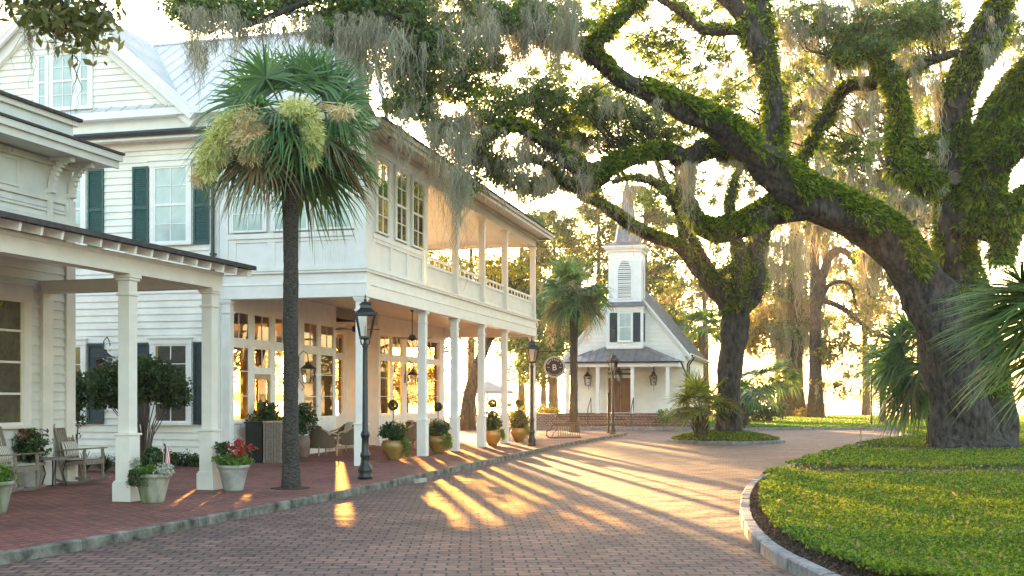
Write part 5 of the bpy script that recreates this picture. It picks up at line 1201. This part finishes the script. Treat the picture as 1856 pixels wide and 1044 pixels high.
# ---- post by the third lamp
mb = MB(); mb.cbox(0, 0, .1, .1, 0, 1.85); mb.cbox(0, 0, .14, .14, 1.85, 1.9); mb.cbox(0, 0, .16, .16, 0, .06); o = mb.build('iron_post', M['iron']); o.location = gp(1103, 785); tag(o, 'plain dark square post just left of the lamp before the chapel', 'post')
mb = MB(); mb.cbox(0, 0, .09, .09, 0, 2.9); o = mb.build('dark_post', M['iron']); o.location = (X(1579, 66), 66, 0); tag(o, 'thin dark post at the edge of the far lawn, in front of the river', 'post')
t = empty('dark_box', (X(1415, 97), 97, 0), 0, 'dark box on a short post on the far lawn', 'post box'); mb = MB(); mb.cbox(0, 0, .2, .2, 0, 1.4); mb.build('post', M['iron'], t); mb = MB(); mb.cbox(0, 0, .85, .5, 1.3, 2.2); mb.cbox(0, 0, .95, .6, 2.2, 2.26); mb.build('body', M['iron'], t)
# ---- path lights
def plight(label, px, Z):
    t = empty('path_light', (X(px, Z), Z, 0), 0, label, 'garden light', 'brass path lights'); mb = MB(); mb.tube([(0, 0, 0), (0, 0, .58)], .022, 8); mb.build('stake', M['palewood'], t)
    mb = MB(); mb.lathe([(.03, .58), (.07, .60), (.09, .62), (.02, .70), (.005, .73)], n=10); mb.build('cap', M['palewood'], t)
plight('short brass path light at the lawn edge by the road', 1560, 39); plight('second path light seen against the far road left of the great oak', 1652+50, 50)
# ---- hanging round sign on its bracket
def text(chars, size, ext=.006):
    c = bpy.data.curves.new('t', 'FONT'); c.body = chars; c.size = size; c.extrude = ext; c.align_x = 'CENTER'; c.align_y = 'CENTER'
    o = bpy.data.objects.new('t', c); COL.objects.link(o); dg = bpy.context.evaluated_depsgraph_get(); me = bpy.data.meshes.new_from_object(o.evaluated_get(dg)); bpy.data.objects.remove(o); return me
hm_ = Matrix.Translation((HX, HY, 0)) @ Matrix.Rotation(R(-14), 4, 'Z')
s0 = hm_ @ Vector((.03, 18.54, 0))
sign = empty('hanging_sign', tuple(s0), R(-8), 'round dark sign with a white letter B hanging from an iron bracket', 'sign')
mb = MB(); mb.bar((0, 0, 3.50), (1.35, 0, 3.50), .03, .03); mb.tube([(0, 0, 3.2), (.25, 0, 3.22), (.45, 0, 3.34), (.55, 0, 3.5)], .012, 6); mb.box(-.01, .02, -.04, .04, 3.1, 3.6); mb.tube([(1.35, 0, 3.5), (1.42, 0, 3.53), (1.40, 0, 3.58)], .012, 6)
mb.build('bracket', M['iron'], sign)
mb = MB(); mb.tube([(.52, 0, 3.5), (.52, 0, 3.28)], .008, 6); mb.tube([(.96, 0, 3.5), (.96, 0, 3.28)], .008, 6); mb.build('chain', M['iron'], sign)
M['signface'] = mat('sign_face', (.035, .02, .014), .5, .1, 5); M['letter'] = mat('sign_letter', (.80, .72, .62), .5, .03, 5)
def disc(mb, cx, cz, r0, r1, y0, y1, n=48):
    vs = []; fs = []
    for k in range(n):
        a = 2*math.pi*k/n
        for r in (r0, r1):
            for y in (y0, y1): vs.append((cx+r*math.cos(a), y, cz+r*math.sin(a)))
    for k in range(n):
        a = 4*k; b = 4*((k+1) % n); fs += [(a, b, b+2, a+2), (a+1, a+3, b+3, b+1), (a+2, b+2, b+3, a+3), (a, a+1, b+1, b)]
    mb.add(vs, fs)
SX, SZ = .74, 2.88
mb = MB(); disc(mb, SX, SZ, .001, .42, -.025, .025); bd = mb.build('board', M['signface'], sign)
mb = MB(); disc(mb, SX, SZ, .365, .39, -.031, .031); disc(mb, SX, SZ, .41, .43, -.029, .029); mb.build('ring', M['letter'], sign)
mb = MB(); n = 0
def putletter(chx, size, x, z, rot):
    me = text(chx, size); vs = [v.co.copy() for v in me.vertices]; fs = [tuple(p.vertices) for p in me.polygons]; c, s_ = math.cos(rot), math.sin(rot)
    mb.add([(SX+x+(v.x*c-v.y*s_), -.03-v.z, SZ+z+(v.x*s_+v.y*c)) for v in vs], fs)
putletter('B', .34, 0, -.03, 0)
W_ = "BUFFALO'S"
for i, cx in enumerate(W_):
    a = R(90+62-124*i/(len(W_)-1)); putletter(cx, .105, .29*math.cos(a), .29*math.sin(a), a-math.pi/2)
for s_ in (-1, 1): mb.box(SX+s_*.19, SX+s_*.29, -.031, -.026, SZ-.03, SZ-.015)
for k in range(17):
    a = R(218+104*k/16); mb.bar((SX+.30*math.cos(a), -.029, SZ+.30*math.sin(a)), (SX+.32*math.cos(a+.02), -.029, SZ+.32*math.sin(a+.02)), .012, .006, up=(0, 1, 0))
mb.build('lettering', M['letter'], sign)
# ---- bicycle rack
p = gp(1018, 794); t = empty('bicycle_rack', tuple(p), R(10), 'low metal bicycle rack with upright bars beside the mid distance palm', 'bicycle rack')
mb = MB(); mb.tube([(-.5, .1, .02), (-.62, .1, .12), (-.6, .1, .28), (-.45, .1, .34), (-.38, .1, .5), (-.2, .1, .58), (.75, .1, .62)], .03, 8); mb.tube([(-.5, -.1, .02), (.8, -.1, .04)], .03, 8); mb.tube([(-.5, .25, .02), (.8, .25, .04)], .02, 8)
mb.tube([(-.45, -.1, .03), (-.35, -.1, .22), (-.25, -.1, .3), (-.2, -.1, .55)], .016, 8); mb.build('frame', M['bronze'], t)
for k in range(10):
    mb = MB(); x = -.15+k*.1; mb.tube([(x, .1, .6), (x, .0, .3), (x, -.1, .04)], .016, 6); mb.build('bar', M['bronze'], t)
# ---- ceiling fans
def fan_(loc, label, zc=4.49, zf=3.55):
    q = hm_ @ Vector((loc[0], loc[1], 0)); t = empty('ceiling_fan', (q.x, q.y, zc), R(random.uniform(0, 70)), label, 'ceiling fan', 'black ceiling fans of the gallery'); d = zf-zc
    mb = MB(); mb.lathe([(.07, -.002), (.05, -.06), (.015, -.07), (.015, d+.14), (.07, d+.12), (.11, d+.08), (.11, d-.02), (.05, d-.06)], n=14); mb.build('motor', M['iron'], t, smooth=True)
    for k in range(5):
        a = 2*math.pi*k/5; mb = MB(); u = Vector((math.cos(a), math.sin(a), 0)); w = Vector((-math.sin(a), math.cos(a), .18))
        P = [u*.10-w*.03, u*.10+w*.03, u*.66+w*.07, u*.66-w*.07]; z = Vector((0, 0, d+.02)); mb.add([p+z for p in P]+[p+z+Vector((0, 0, .012)) for p in P], [(0, 1, 2, 3), (7, 6, 5, 4), (0, 4, 5, 1), (1, 5, 6, 2), (2, 6, 7, 3), (3, 7, 4, 0)]); mb.build('blade', M['iron'], t)
fan_((-1.9, 4.15), 'black ceiling fan in the first bay behind the corner column'); fan_((-1.9, 9.0), 'black ceiling fan hanging farther down the porch by the second column'); fan_((-2.6, 12.4), 'black ceiling fan on the upper balcony', 7.82, 6.85)
# ---- hanging wall lanterns
def wlantern(mtx, a, z, label, group, s=1.0, rot=0):
    q = mtx @ Vector(a); t = empty('wall_lantern', (q.x, q.y, z), rot, label, 'wall lantern', group)
    mb = MB(); mb.lathe([(.10*s, -.17*s), (.14*s, .1*s), (.15*s, .12*s)], sq=True) if 0 else None
    rb_, rt = .08*s, .12*s
    for sx in (-1, 1):
        for sy in (-1, 1): mb.bar((sx*rb_, sy*rb_, -.2*s), (sx*rt, sy*rt, .1*s), .014*s, .014*s)
    mb.lathe([(rb_+.01, -.22*s), (rb_+.01, -.2*s)], sq=True); mb.lathe([(rt+.02, .1*s), (.05*s, .2*s), (.05*s, .24*s), (.01, .27*s)], sq=True)
    mb.build('frame', M['iron'], t)
    mb = MB(); mb.tube([(0, 0, .26*s), (0, .02, .42*s), (0, .12*s, .5*s), (0, .22*s, .4*s), (0, .24*s, .0), (0, .24*s, -.1*s)], .011*s, 6); mb.box(-.04*s, .04*s, .23*s, .25*s, -.12*s, .12*s); mb.tube([(0, .22*s, -.15*s), (0, .1*s, -.3*s), (0, .16*s, -.38*s)], .008*s, 6); mb.build('arm', M['iron'], t)
    mb = MB(); c0 = [(-rb_, -rb_), (rb_, -rb_), (rb_, rb_), (-rb_, rb_)]; c1 = [(-rt, -rt), (rt, -rt), (rt, rt), (-rt, rt)]
    for i in range(4):
        j = (i+1) % 4; mb.quad((*c0[i], -.19*s), (*c0[j], -.19*s), (*c1[j], .09*s), (*c1[i], .09*s))
    mb.build('glass', M['lampglass'], t)
for (y, lb) in ((4.45, 'copper wall lantern on the storefront pier just right of the near palm trunk'), (13.67, 'copper wall lantern between far storefront windows of the gallery')): wlantern(hm_, (-3.8+.25*1.3, y, 0), 2.35, lb, 'lanterns on the hotel wall', 1.3, R(-14+90))
wlantern(hm_, (-6.95, -.30, 0), 2.55, 'dark lantern on the white house wall above the left shrub', 'lanterns on the hotel wall', 1.3, R(-14))
cm_ = Matrix.Translation((5.96, 65, 0)) @ Matrix.Rotation(R(-14), 4, 'Z')
for x, lb in ((-1.95, 'copper lantern on the chapel porch wall left of the door'), (1.95, 'copper lantern on the chapel porch wall right of the door'), (.0, 'copper lantern hanging above the chapel door')): wlantern(cm_, (x, 2.2-.42 if x else 1.2, 0), 2.75 if x else 2.95, lb, 'chapel porch lanterns', 1.7, R(-14))
# ---- rocking chairs
def rocker():
    t = empty('rocking_chair', (0, 0, 0)); Wd = .29            # faces +x
    def part(n, f, m='greywood'): mb = MB(); f(mb); return mb.build(n, M[m], t, bevel=.004)
    for s in (-1, 1):
        part('rocker', lambda mb: [mb.bar((-.50+.1*k, s*Wd, .115*((k-4.6)/5)**2+.03), (-.40+.1*k, s*Wd, .115*((k-3.6)/5)**2+.03), .035, .05, up=(0, 0, 1)) for k in range(9)])
        part('leg', lambda mb: mb.bar((.24, s*Wd, .06), (.24, s*Wd, .66), .045, .045)); part('leg', lambda mb: mb.bar((-.20, s*Wd, .06), (-.30, s*Wd, .45), .045, .045))
        part('armrest', lambda mb: mb.bar((-.36, s*(Wd+.01), .64), (.32, s*(Wd+.01), .68), .095, .025))
        part('back_post', lambda mb: mb.bar((-.24, s*(Wd-.045), .36), (-.48, s*(Wd-.045), 1.14), .035, .04))
    part('seat', lambda mb: [mb.bar((-.24+.07*k, -Wd, .395+.008*k), (-.24+.07*k, Wd, .395+.008*k), .055, .02, up=(0, 0, 1)) for k in range(8)]+[mb.bar((-.26, s*Wd, .37), (.27, s*Wd, .42), .03, .06) for s in (-1, 1)]+[mb.bar((.27, -Wd, .41), (.27, Wd, .41), .03, .07)])
    part('backrest', lambda mb: [mb.bar((-.26, -.2+.067*k, .42), (-.47, -.2+.067*k, 1.10), .042, .012, up=(1, 0, 0)) for k in range(7)]+[mb.bar((-.475, -.26, 1.10), (-.475, .26, 1.10), .025, .09, up=(0, 0, 1)), mb.bar((-.255, -.26, .42), (-.255, .26, .42), .025, .05, up=(0, 0, 1))])
    return t
M['stripe'], nt, bb = newmat('striped_cushion')
tc = nt.nodes.new('ShaderNodeTexCoord'); wv = nt.nodes.new('ShaderNodeTexWave'); wv.bands_direction = 'Y'; wv.inputs['Scale'].default_value = 6.5; cr = nt.nodes.new('ShaderNodeValToRGB')
nt.links.new(tc.outputs['Object'], wv.inputs[0]); nt.links.new(wv.outputs[0], cr.inputs[0]); nt.links.new(cr.outputs[0], bb.inputs['Base Color']); cr.color_ramp.elements[0].position = .15; cr.color_ramp.elements[0].color = (.12, .10, .08, 1); cr.color_ramp.elements[1].position = .3; cr.color_ramp.elements[1].color = (.58, .52, .44, 1); bb.inputs['Roughness'].default_value = .9
def cushion(name, sx, sy, sz, loc, rot, mt, parent=None, label=None, cat=None, group=None):
    n = 10; mb = MB(); vs = []; fs = []
    for side in (1, -1):
        b = len(vs)
        for i in range(n+1):
            for j in range(n+1):
                u, v = 2*i/n-1, 2*j/n-1; th = sz*.5*((1-abs(u)**3.2)*(1-abs(v)**3.2))**.5; vs.append((u*sx/2*(1-.04*v*v), v*sy/2*(1-.04*u*u), side*th))
        for i in range(n):
            for j in range(n):
                a = b+i*(n+1)+j; f = (a, a+n+1, a+n+2, a+1); fs.append(f if side > 0 else f[::-1])
    mb.add(vs, fs); o = mb.build(name, M[mt], parent, smooth=True); o.location = loc; o.rotation_euler = rot
    if label: tag(o, label, cat, group)
    return o
r1 = rocker(); r2 = copy_tree(r1)
for r_, (px, py), rz, lb, nm in ((r1, (150, 876), -14, 'weathered teak rocking chair by the shop corner, right of the small table', 'right'), (r2, (26, 893), -14, 'weathered teak rocking chair cut by the left edge of the photo', 'left')):
    p = gp(px, py); tag(r_, lb, 'rocking chair', 'rocking chairs on the shop porch'); r_.location = p; r_.rotation_euler = (0, 0, R(rz)); m = Matrix.Translation(p) @ Matrix.Rotation(R(rz), 4, 'Z')
    w = 'rocking chair at the shop corner' if nm == 'right' else 'rocking chair at the left edge'
    cushion('seat_cushion', .48, .5, .07, m @ Vector((.0, 0, .46)), (0, R(-4), R(rz)), 'stripe', None, 'striped seat cushion on the '+w, 'cushion', 'striped seat cushions')
    cushion('pillow', .30, .46, .13, m @ Vector((-.27, 0, .66)), (0, R(74), R(rz)), 'stripe', None, 'striped lumbar pillow leaning on the back of the '+w, 'pillow', 'striped pillows')
p = gp(98, 882); t = empty('side_table', tuple(p), 0, 'small grey side table between the two rocking chairs', 'table'); mb = MB(); mb.lathe([(.26, .50), (.27, .51), (.27, .535), (.255, .54)], n=20); mb.build('tabletop', M['greywood'], t)
for k in range(4):
    a = k*math.pi/2+.5; mb = MB(); mb.tube([(.21*math.cos(a), .21*math.sin(a), .5), (.15*math.cos(a), .15*math.sin(a), .25), (.22*math.cos(a), .22*math.sin(a), .0)], .016, 6); mb.build('leg', M['iron'], t)
# ---- wicker armchairs
def armchair():
    t = empty('wicker_armchair', (0, 0, 0)); 
    mb = MB(); n = 22; vs = []; fs = []
    for k in range(n+1):                     # curved wicker shell, opens to +x
        a = R(60+240*k/n); x, y = .36*math.cos(a), .36*math.sin(a); h = .86 if abs(a-math.pi) < .9 else .86-.28*min(1, (abs(a-math.pi)-.9)/.7)
        for (r, z) in ((.95, .22), (1.02, h), (1.12, h), (1.04, .22)): vs.append((x*r, y*r, z))
    for k in range(n):
        for j in range(4): a = 4*k+j; b = 4*k+(j+1) % 4; fs.append((a, b, b+4, a+4))
    mb.add(vs, fs); mb.build('shell', M['wicker'], t)
    mb = MB(); mb.box(-.3, .3, -.3, .3, .24, .32); mb.build('seat_frame', M['wicker'], t, bevel=.02)
    for sx, sy in ((.28, .28), (.28, -.28), (-.26, .26), (-.26, -.26)): mb = MB(); mb.tube([(sx, sy, .26), (sx*1.08, sy*1.08, 0)], [.03, .02], 8); mb.build('leg', M['palewood'], t)
    for s in (-1, 1): mb = MB(); mb.tube([(-.25, s*.36, .78), (0, s*.40, .66), (.28, s*.38, .60), (.33, s*.33, .45), (.30, s*.30, .26)], .025, 8); mb.build('armrest', M['palewood'], t)
    cushion('seat_cushion', .56, .56, .14, (.02, 0, .40), (0, 0, 0), 'cushion', t); cushion('back_cushion', .46, .5, .14, (-.22, 0, .68), (0, R(78), 0), 'cushion', t)
    return t
a1 = armchair()
for i, (px, Z, rz, lb) in enumerate(((584, 32.3, 40, 'wicker armchair with its back turned, just right of the near palm trunk'), (620, 34.6, 215, 'cushioned wicker armchair facing the road behind the lamp post'), (735, 37.0, 190, 'wicker armchair with pale cushions behind the first gold pot'), (757, 37.6, 30, 'dark wicker armchair seen between the second column and the gold pots'))):
    a = a1 if i == 0 else copy_tree(a1); tag(a, lb, 'armchair', 'wicker armchairs on the gallery'); a.location = (X(px, Z), Z, 0); a.rotation_euler = (0, 0, R(rz))
# ---- host stand with slatted screen
q = hm_ @ Vector((-3.05, .95, 0)); t = empty('host_stand', (q.x, q.y, 0), R(-14), 'dark host stand with slatted wooden side below the first storefront window', 'cabinet')
mb = MB(); mb.box(-.45, .0, -.3, .3, 0, 1.0); mb.box(-.48, .03, -.33, .33, 1.0, 1.04); mb.build('cabinet', M['iron'], t, bevel=.006)
mb = MB(); mb.box(.05, .55, -.26, .26, .05, 1.0)
for k in range(7): mb.box(.045+.075*k, .045+.075*k+.05, -.29, -.26, 0, 1.02)
mb.build('slatted_side', M['greywood'], t); mb = MB(); mb.box(.03, .6, -.30, .30, 1.025, 1.06); mb.build('counter', M['palewood'], t)
# ---- planters
def pot(name, prof, m, loc, label, cat, group, plants, n=20, scallop=0):
    t = empty(name, loc, R(random.uniform(0, 60)), label, cat, group); mb = MB(); H = prof[-1][1]; r = prof[-1][0]
    mb.lathe(prof+[(r-.035, H), (r-.045, H-.05), (.01, H-.05)], n=n); mb.build('pot', M[m], t, smooth=True)
    mb = MB(); mb.lathe([(r-.05, H-.048), (r-.05, H-.03), (.01, H-.02)], n=14); mb.build('soil', M['soil'], t)
    for (nm, lm, cx, cy, cz, rx, rz, cnt, ls, kind) in plants:
        s = Soup()
        if kind == 'ball':
            d = unit(rng.normal(size=(cnt, 3)))*(.75+.25*rng.random((cnt, 1))); V, F = leaves(np.array([cx, cy, H+cz])+d*np.array([rx, rx, rz]), ls, .6); s.add(V, F)
            if cz-rz > .05: stalk(s, np.array([cx, cy, H-.03]), np.array([cx, cy, H+cz]), .014, 0)
        elif kind == 'mound': p_, _ = blob((cx, cy, H+cz), (rx, rx, rz), cnt, ls*1.6, 14); V, F = leaves(p_, ls, .5, .3); s.add(V, F)
        elif kind == 'trail':
            for k in range(34):
                a = cx+rng.normal()*.55; L_ = rz*random.uniform(.5, 1.1); k2 = 26; tt = rng.random(k2); rr = rx*(1+.25*tt**.4); P = np.stack([rr*math.cos(a)+rng.normal(size=k2)*.03, rr*math.sin(a)+rng.normal(size=k2)*.03, H+.06-L_*tt], 1); V, F = leaves(P, ls, .6); s.add(V, F)
        elif kind == 'spike':
            for k in range(cnt):
                a = random.random()*6.28; e = random.uniform(.5, 1.4); d = np.array([math.cos(a)*math.cos(e), math.sin(a)*math.cos(e), math.sin(e)]); o_ = np.array([cx, cy, H]); L_ = rx*random.uniform(.6, 1.2); pts = [o_+d*L_*u+np.array([0, 0, -.35*L_*u*u]) for u in (0, .3, .6, .85, 1)]; sd = unit(np.cross(d, [0, 0, 1.])); V = np.array([q for u, pnt in zip((.4, 1, .9, .6, .05), pts) for q in (pnt-sd*ls*u, pnt+sd*ls*u)]); s.add(V, np.array([[2*j, 2*j+1, 2*j+3, 2*j+2] for j in range(4)]))
        s.build(nm, M[lm], t)
    return t
bowl = [(.17, 0), (.18, .03), (.25, .36), (.27, .40), (.29, .41), (.29, .46)]
p1 = gp(277, 911); pot('planter', bowl, 'mossyconcrete', (p1.x, p1.y, 0), 'moss stained concrete planter with clipped shrub and tiny flag beside the nearer porch post', 'planter', 'flower planters on the shop pavement',
    [('shrub', 'shrub', -.02, .05, .22, .17, .20, 1500, .045, 'ball'), ('foliage', 'brightleaf', 0, 0, .05, .27, .10, 1500, .05, 'mound'), ('silver_foliage', 'greyleaf', .22, -.16, .06, .13, .10, 500, .045, 'mound'), ('silver_foliage', 'greyleaf', -.3, .1, .14, .09, .1, 260, .04, 'mound'), ('foliage', 'shrub', -2.6, 0, 0, .27, .25, 10, .04, 'trail')]).rotation_euler = (0, 0, 0)
t = empty('small_flag', (p1.x+.17, p1.y+.02, .44), 0, 'small american flag on a stick in the mossy concrete planter', 'flag'); mb = MB(); mb.tube([(0, 0, -.05), (-.015, 0, .56)], .006, 6); mb.build('stick', M['palewood'], t)
for nm, c_ in (('flag_red', (.45, .02, .03)), ('flag_white', (.7, .68, .66)), ('flag_blue', (.02, .04, .16))): M[nm] = mat(nm, c_, .8, .03)
mb = MB()
def fpt(u, v): return (-.012+.075*u+.03*math.sin(v*2), .02*math.sin(u*6+v*3), .50-.30*v-.05*u)      # drooping cloth
for j in range(7):
    for k in range(6):
        mb.mi = 2 if (j < 3 and k < 3) else (j % 2); u0, u1, v0, v1 = k/6, (k+1)/6, 0, 1
        mb.quad(fpt(j/7, v0+k/6), fpt((j+1)/7, v0+k/6), fpt((j+1)/7, v0+(k+1)/6), fpt(j/7, v0+(k+1)/6))
mb.build('flag_cloth', [M['flag_red'], M['flag_white'], M['flag_blue']], t)
p = gp(423, 889); pot('planter', bowl, 'concrete', (p.x, p.y, 0), 'pale concrete planter with red leaved plants beside the farther porch post', 'planter', 'flower planters on the shop pavement',
    [('foliage', 'brightleaf', 0, 0, .08, .33, .13, 2600, .05, 'mound'), ('red_foliage', 'redleaf', .08, 0, .27, .18, .18, 170, .10, 'mound'), ('dark_foliage', 'shrub', -.18, 0, .3, .12, .14, 300, .07, 'mound')])
p = gp(-12, 930); pot('planter', bowl, 'mossyconcrete', (p.x, p.y, 0), 'planter of green flowers just cut by the left edge in the foreground', 'planter', 'flower planters on the shop pavement', [('foliage', 'brightleaf', 0, 0, .08, .3, .16, 1800, .05, 'mound'), ('flower', 'greyleaf', .1, 0, .2, .15, .1, 90, .03, 'mound')])
pot('planter', bowl, 'concrete', (X(52, 20.9), 20.9, 0), 'dark leafy planter with red blooms behind the rocking chairs', 'planter', 'flower planters on the shop pavement', [('foliage', 'shrub', 0, 0, .30, .33, .32, 2000, .08, 'mound'), ('flower', 'redleaf', -.05, 0, .55, .18, .14, 160, .07, 'mound')])
urn = [(.13, 0), (.17, .08), (.24, .22), (.29, .34), (.29, .42), (.25, .50), (.27, .52)]
for i, (px, Z, lb, fl) in enumerate(((713, 29.9, 'first big gold glazed pot with ball topiary, right of the near lamp post', 0), (794, 33.6, 'second big gold pot with topiary, between the second and third columns', 0), (893, 39.2, 'third gold pot partly hidden behind a column', 1), (941, 42.6, 'farthest gold pot, lit orange, left of the middle lamp post', 1))):
    pot('gold_pot', [(a*1.12, b) for a, b in urn], 'goldpot', (X(px, Z), Z, 0), lb, 'planter', 'gold glazed pots along the gallery',
        [('topiary_ball', 'shrub', 0, 0, .93 if i != 1 else .86, .15 if i != 1 else .13, .15 if i != 1 else .13, 1300, .04, 'ball'), ('topiary_ball', 'shrub', 0, 0, .52, .17, .16, 1300, .04, 'ball') if fl else ('foliage', 'greyleaf', .05, -.1, .38, .14, .12, 120, .09, 'mound'), ('foliage', 'shrub', 0, 0, .22, .34, .27, 2400, .08, 'mound'), ('trailing_foliage', 'brightleaf', -.3, 0, 0, .31, .45, 10, .05, 'trail')])
jar = [(.13, 0), (.15, .05), (.19, .3), (.20, .48), (.17, .56), (.19, .60)]
for px, Z, lb in ((482, 29.6, 'tall brown pot with a sprawling dark plant left of the near palm trunk'), (549, 31.4, 'tall pot with reddish plant just behind the near palm trunk')):
    pot('tall_pot', jar, 'tallpot', (X(px, Z), Z, 0), lb, 'planter', 'tall pots by the storefront', [('foliage', 'shrub', 0, 0, .5, .36, .42, 1300, .11, 'mound'), ('fern', 'shrub', 0, 0, .0, .6, .0, 60, .02, 'spike'), ('grey_foliage', 'greyleaf', .12, -.1, .2, .22, .16, 90, .09, 'mound')])
# ---- planting bed in front of the white house
bed = [hm_ @ Vector(v) for v in ((-10, -.05, 0), (-4.3, -.05, 0), (-4.35, -.95, 0), (-6.6, -1.3, 0), (-10, -3.2, 0))]
poly_sheet('planting_bed', [(v.x, v.y) for v in bed], .008, M['soil'])
def Zs(px, Z, z, r, rz, n): return (X(px, Z), Z, z, r, rz, n)
shrub_mass('camellia_tree', 'small multi stemmed evergreen tree in the bed before the white house', [Zs(225, 26.3, 1.95, .72, .58, 6400), Zs(285, 26.6, 2.05, .6, .5, 4800), Zs(315, 26.8, 1.75, .38, .4, 2200), Zs(185, 26.0, 1.85, .5, .46, 3000), Zs(255, 26.3, 2.3, .5, .35, 2200)], 'shrub', .085, 'tree', base=(X(262, 26.5), 26.5))
shrub_mass('camellia_bush', 'round evergreen bush showing at the shop corner', [Zs(138, 25.2, 1.8, .33, .42, 1700), Zs(120, 25.4, 1.2, .4, .5, 1200)], 'shrub', .085)
t = empty('strap_leaf_clump', (X(190, 25.3), 25.3, 0), 0, 'arching clump of strap leaved lilies behind the right rocking chair', 'plant'); s = Soup()
for ox in (-.45, 0, .4):
    for k in range(60):
        a = random.random()*6.28; e = random.uniform(.5, 1.4); d = np.array([math.cos(a)*math.cos(e), math.sin(a)*math.cos(e), math.sin(e)]); L_ = random.uniform(.5, .85); pts = [np.array([ox, 0, .0])+d*L_*u+np.array([0, 0, -.4*L_*u*u]) for u in (0, .3, .6, .85, 1)]; sd = unit(np.cross(d, [0, 0, 1.])); V = np.array([q for u, pnt in zip((.5, 1, .9, .6, .05), pts) for q in (pnt-sd*.018*u, pnt+sd*.018*u)]); s.add(V, np.array([[2*j, 2*j+1, 2*j+3, 2*j+2] for j in range(4)]))
s.build('foliage', M['shrub'], t)
shrub_mass('low_hedge', 'low dark ground shrubs along the foot of the white house', [Zs(px, 27.2, .16, .3, .2, 420) for px in range(285, 372, 14)], 'shrub', .06, 'shrub', stem=False)
# ---- white umbrella beyond the porch
t = empty('patio_umbrella', (X(884, 60), 60, 0), 0, 'white market umbrella glowing beyond the end of the porch', 'umbrella'); mb = MB(); mb.tube([(0, 0, 0), (0, 0, 2.6)], .03, 8); mb.lathe([(.25, 0), (.25, .08), (.05, .1)], n=12); mb.build('pole', M['palewood'], t)
mb = MB(); ring = [(1.35*math.cos(math.pi*k/4), 1.35*math.sin(math.pi*k/4), 2.0) for k in range(8)]
for k in range(8):
    a, b = ring[k], ring[(k+1) % 8]; mb.quad(a, b, (0, 0, 2.55)); mb.quad((a[0], a[1], a[2]-.12), (b[0], b[1], b[2]-.12), b, a)
mb.build('canopy', M['cushion'], t)
# ---- dock on the river
t = empty('river_dock', (X(1530, 118), 118, -.7), 0, 'low wooden dock with post railings running out over the bright river', 'dock')
mb = MB(); mb.bar((-3.2, 0, .75), (1.5, 26, .75), 2.2, .12, up=(0, 0, 1)); mb.bar((2.6, -3, .75), (6, 26, .75), 1.2, .1, up=(0, 0, 1)); mb.build('deck', M['greywood'], t)
for k in range(9):
    for s in (-1.1, 1.1):
        x, y = -3.2+4.7*k/9+s, 26*k/9; mb = MB(); mb.cbox(x, y, .18, .18, -.5, 1.75); mb.build('post', M['greywood'], t)
mb = MB()
for s in (-1.1, 1.1): mb.bar((-3.2+s, 0, 1.7), (1.5+s, 26, 1.7), .1, .08)
mb.build('rail', M['greywood'], t)
# ---- leaf litter on the brick road and pavement
n = 900; yy = 10+30*rng.random(n)**1.4; xx = -5+10*rng.random(n)+.12*(yy-10); V, F = leaves(np.stack([xx, yy, np.full(n, ROADZ+.01)], 1), .035, .5); V[:, 2] = ROADZ+.004+.01*rng.random(len(V)); o = np_mesh('leaf_litter', V, F, M['drypalm']); o['kind'] = 'stuff'
# ================================================================== HAZE
hb = MB(); hb.box(-3200, 3200, -62, 4100, -2.0, 26)
hm = bpy.data.materials.new('morning_haze'); hm.use_nodes = True; nt = hm.node_tree; nt.nodes.remove(nt.nodes['Principled BSDF'])
pv = nt.nodes.new('ShaderNodeVolumePrincipled'); pv.inputs['Color'].default_value = (1, .88, .70, 1); pv.inputs['Density'].default_value = HAZE_D; pv.inputs['Anisotropy'].default_value = .5
nt.links.new(pv.outputs[0], nt.nodes['Material Output'].inputs['Volume'])
hz = hb.build('haze', hm); hz['kind'] = 'stuff'
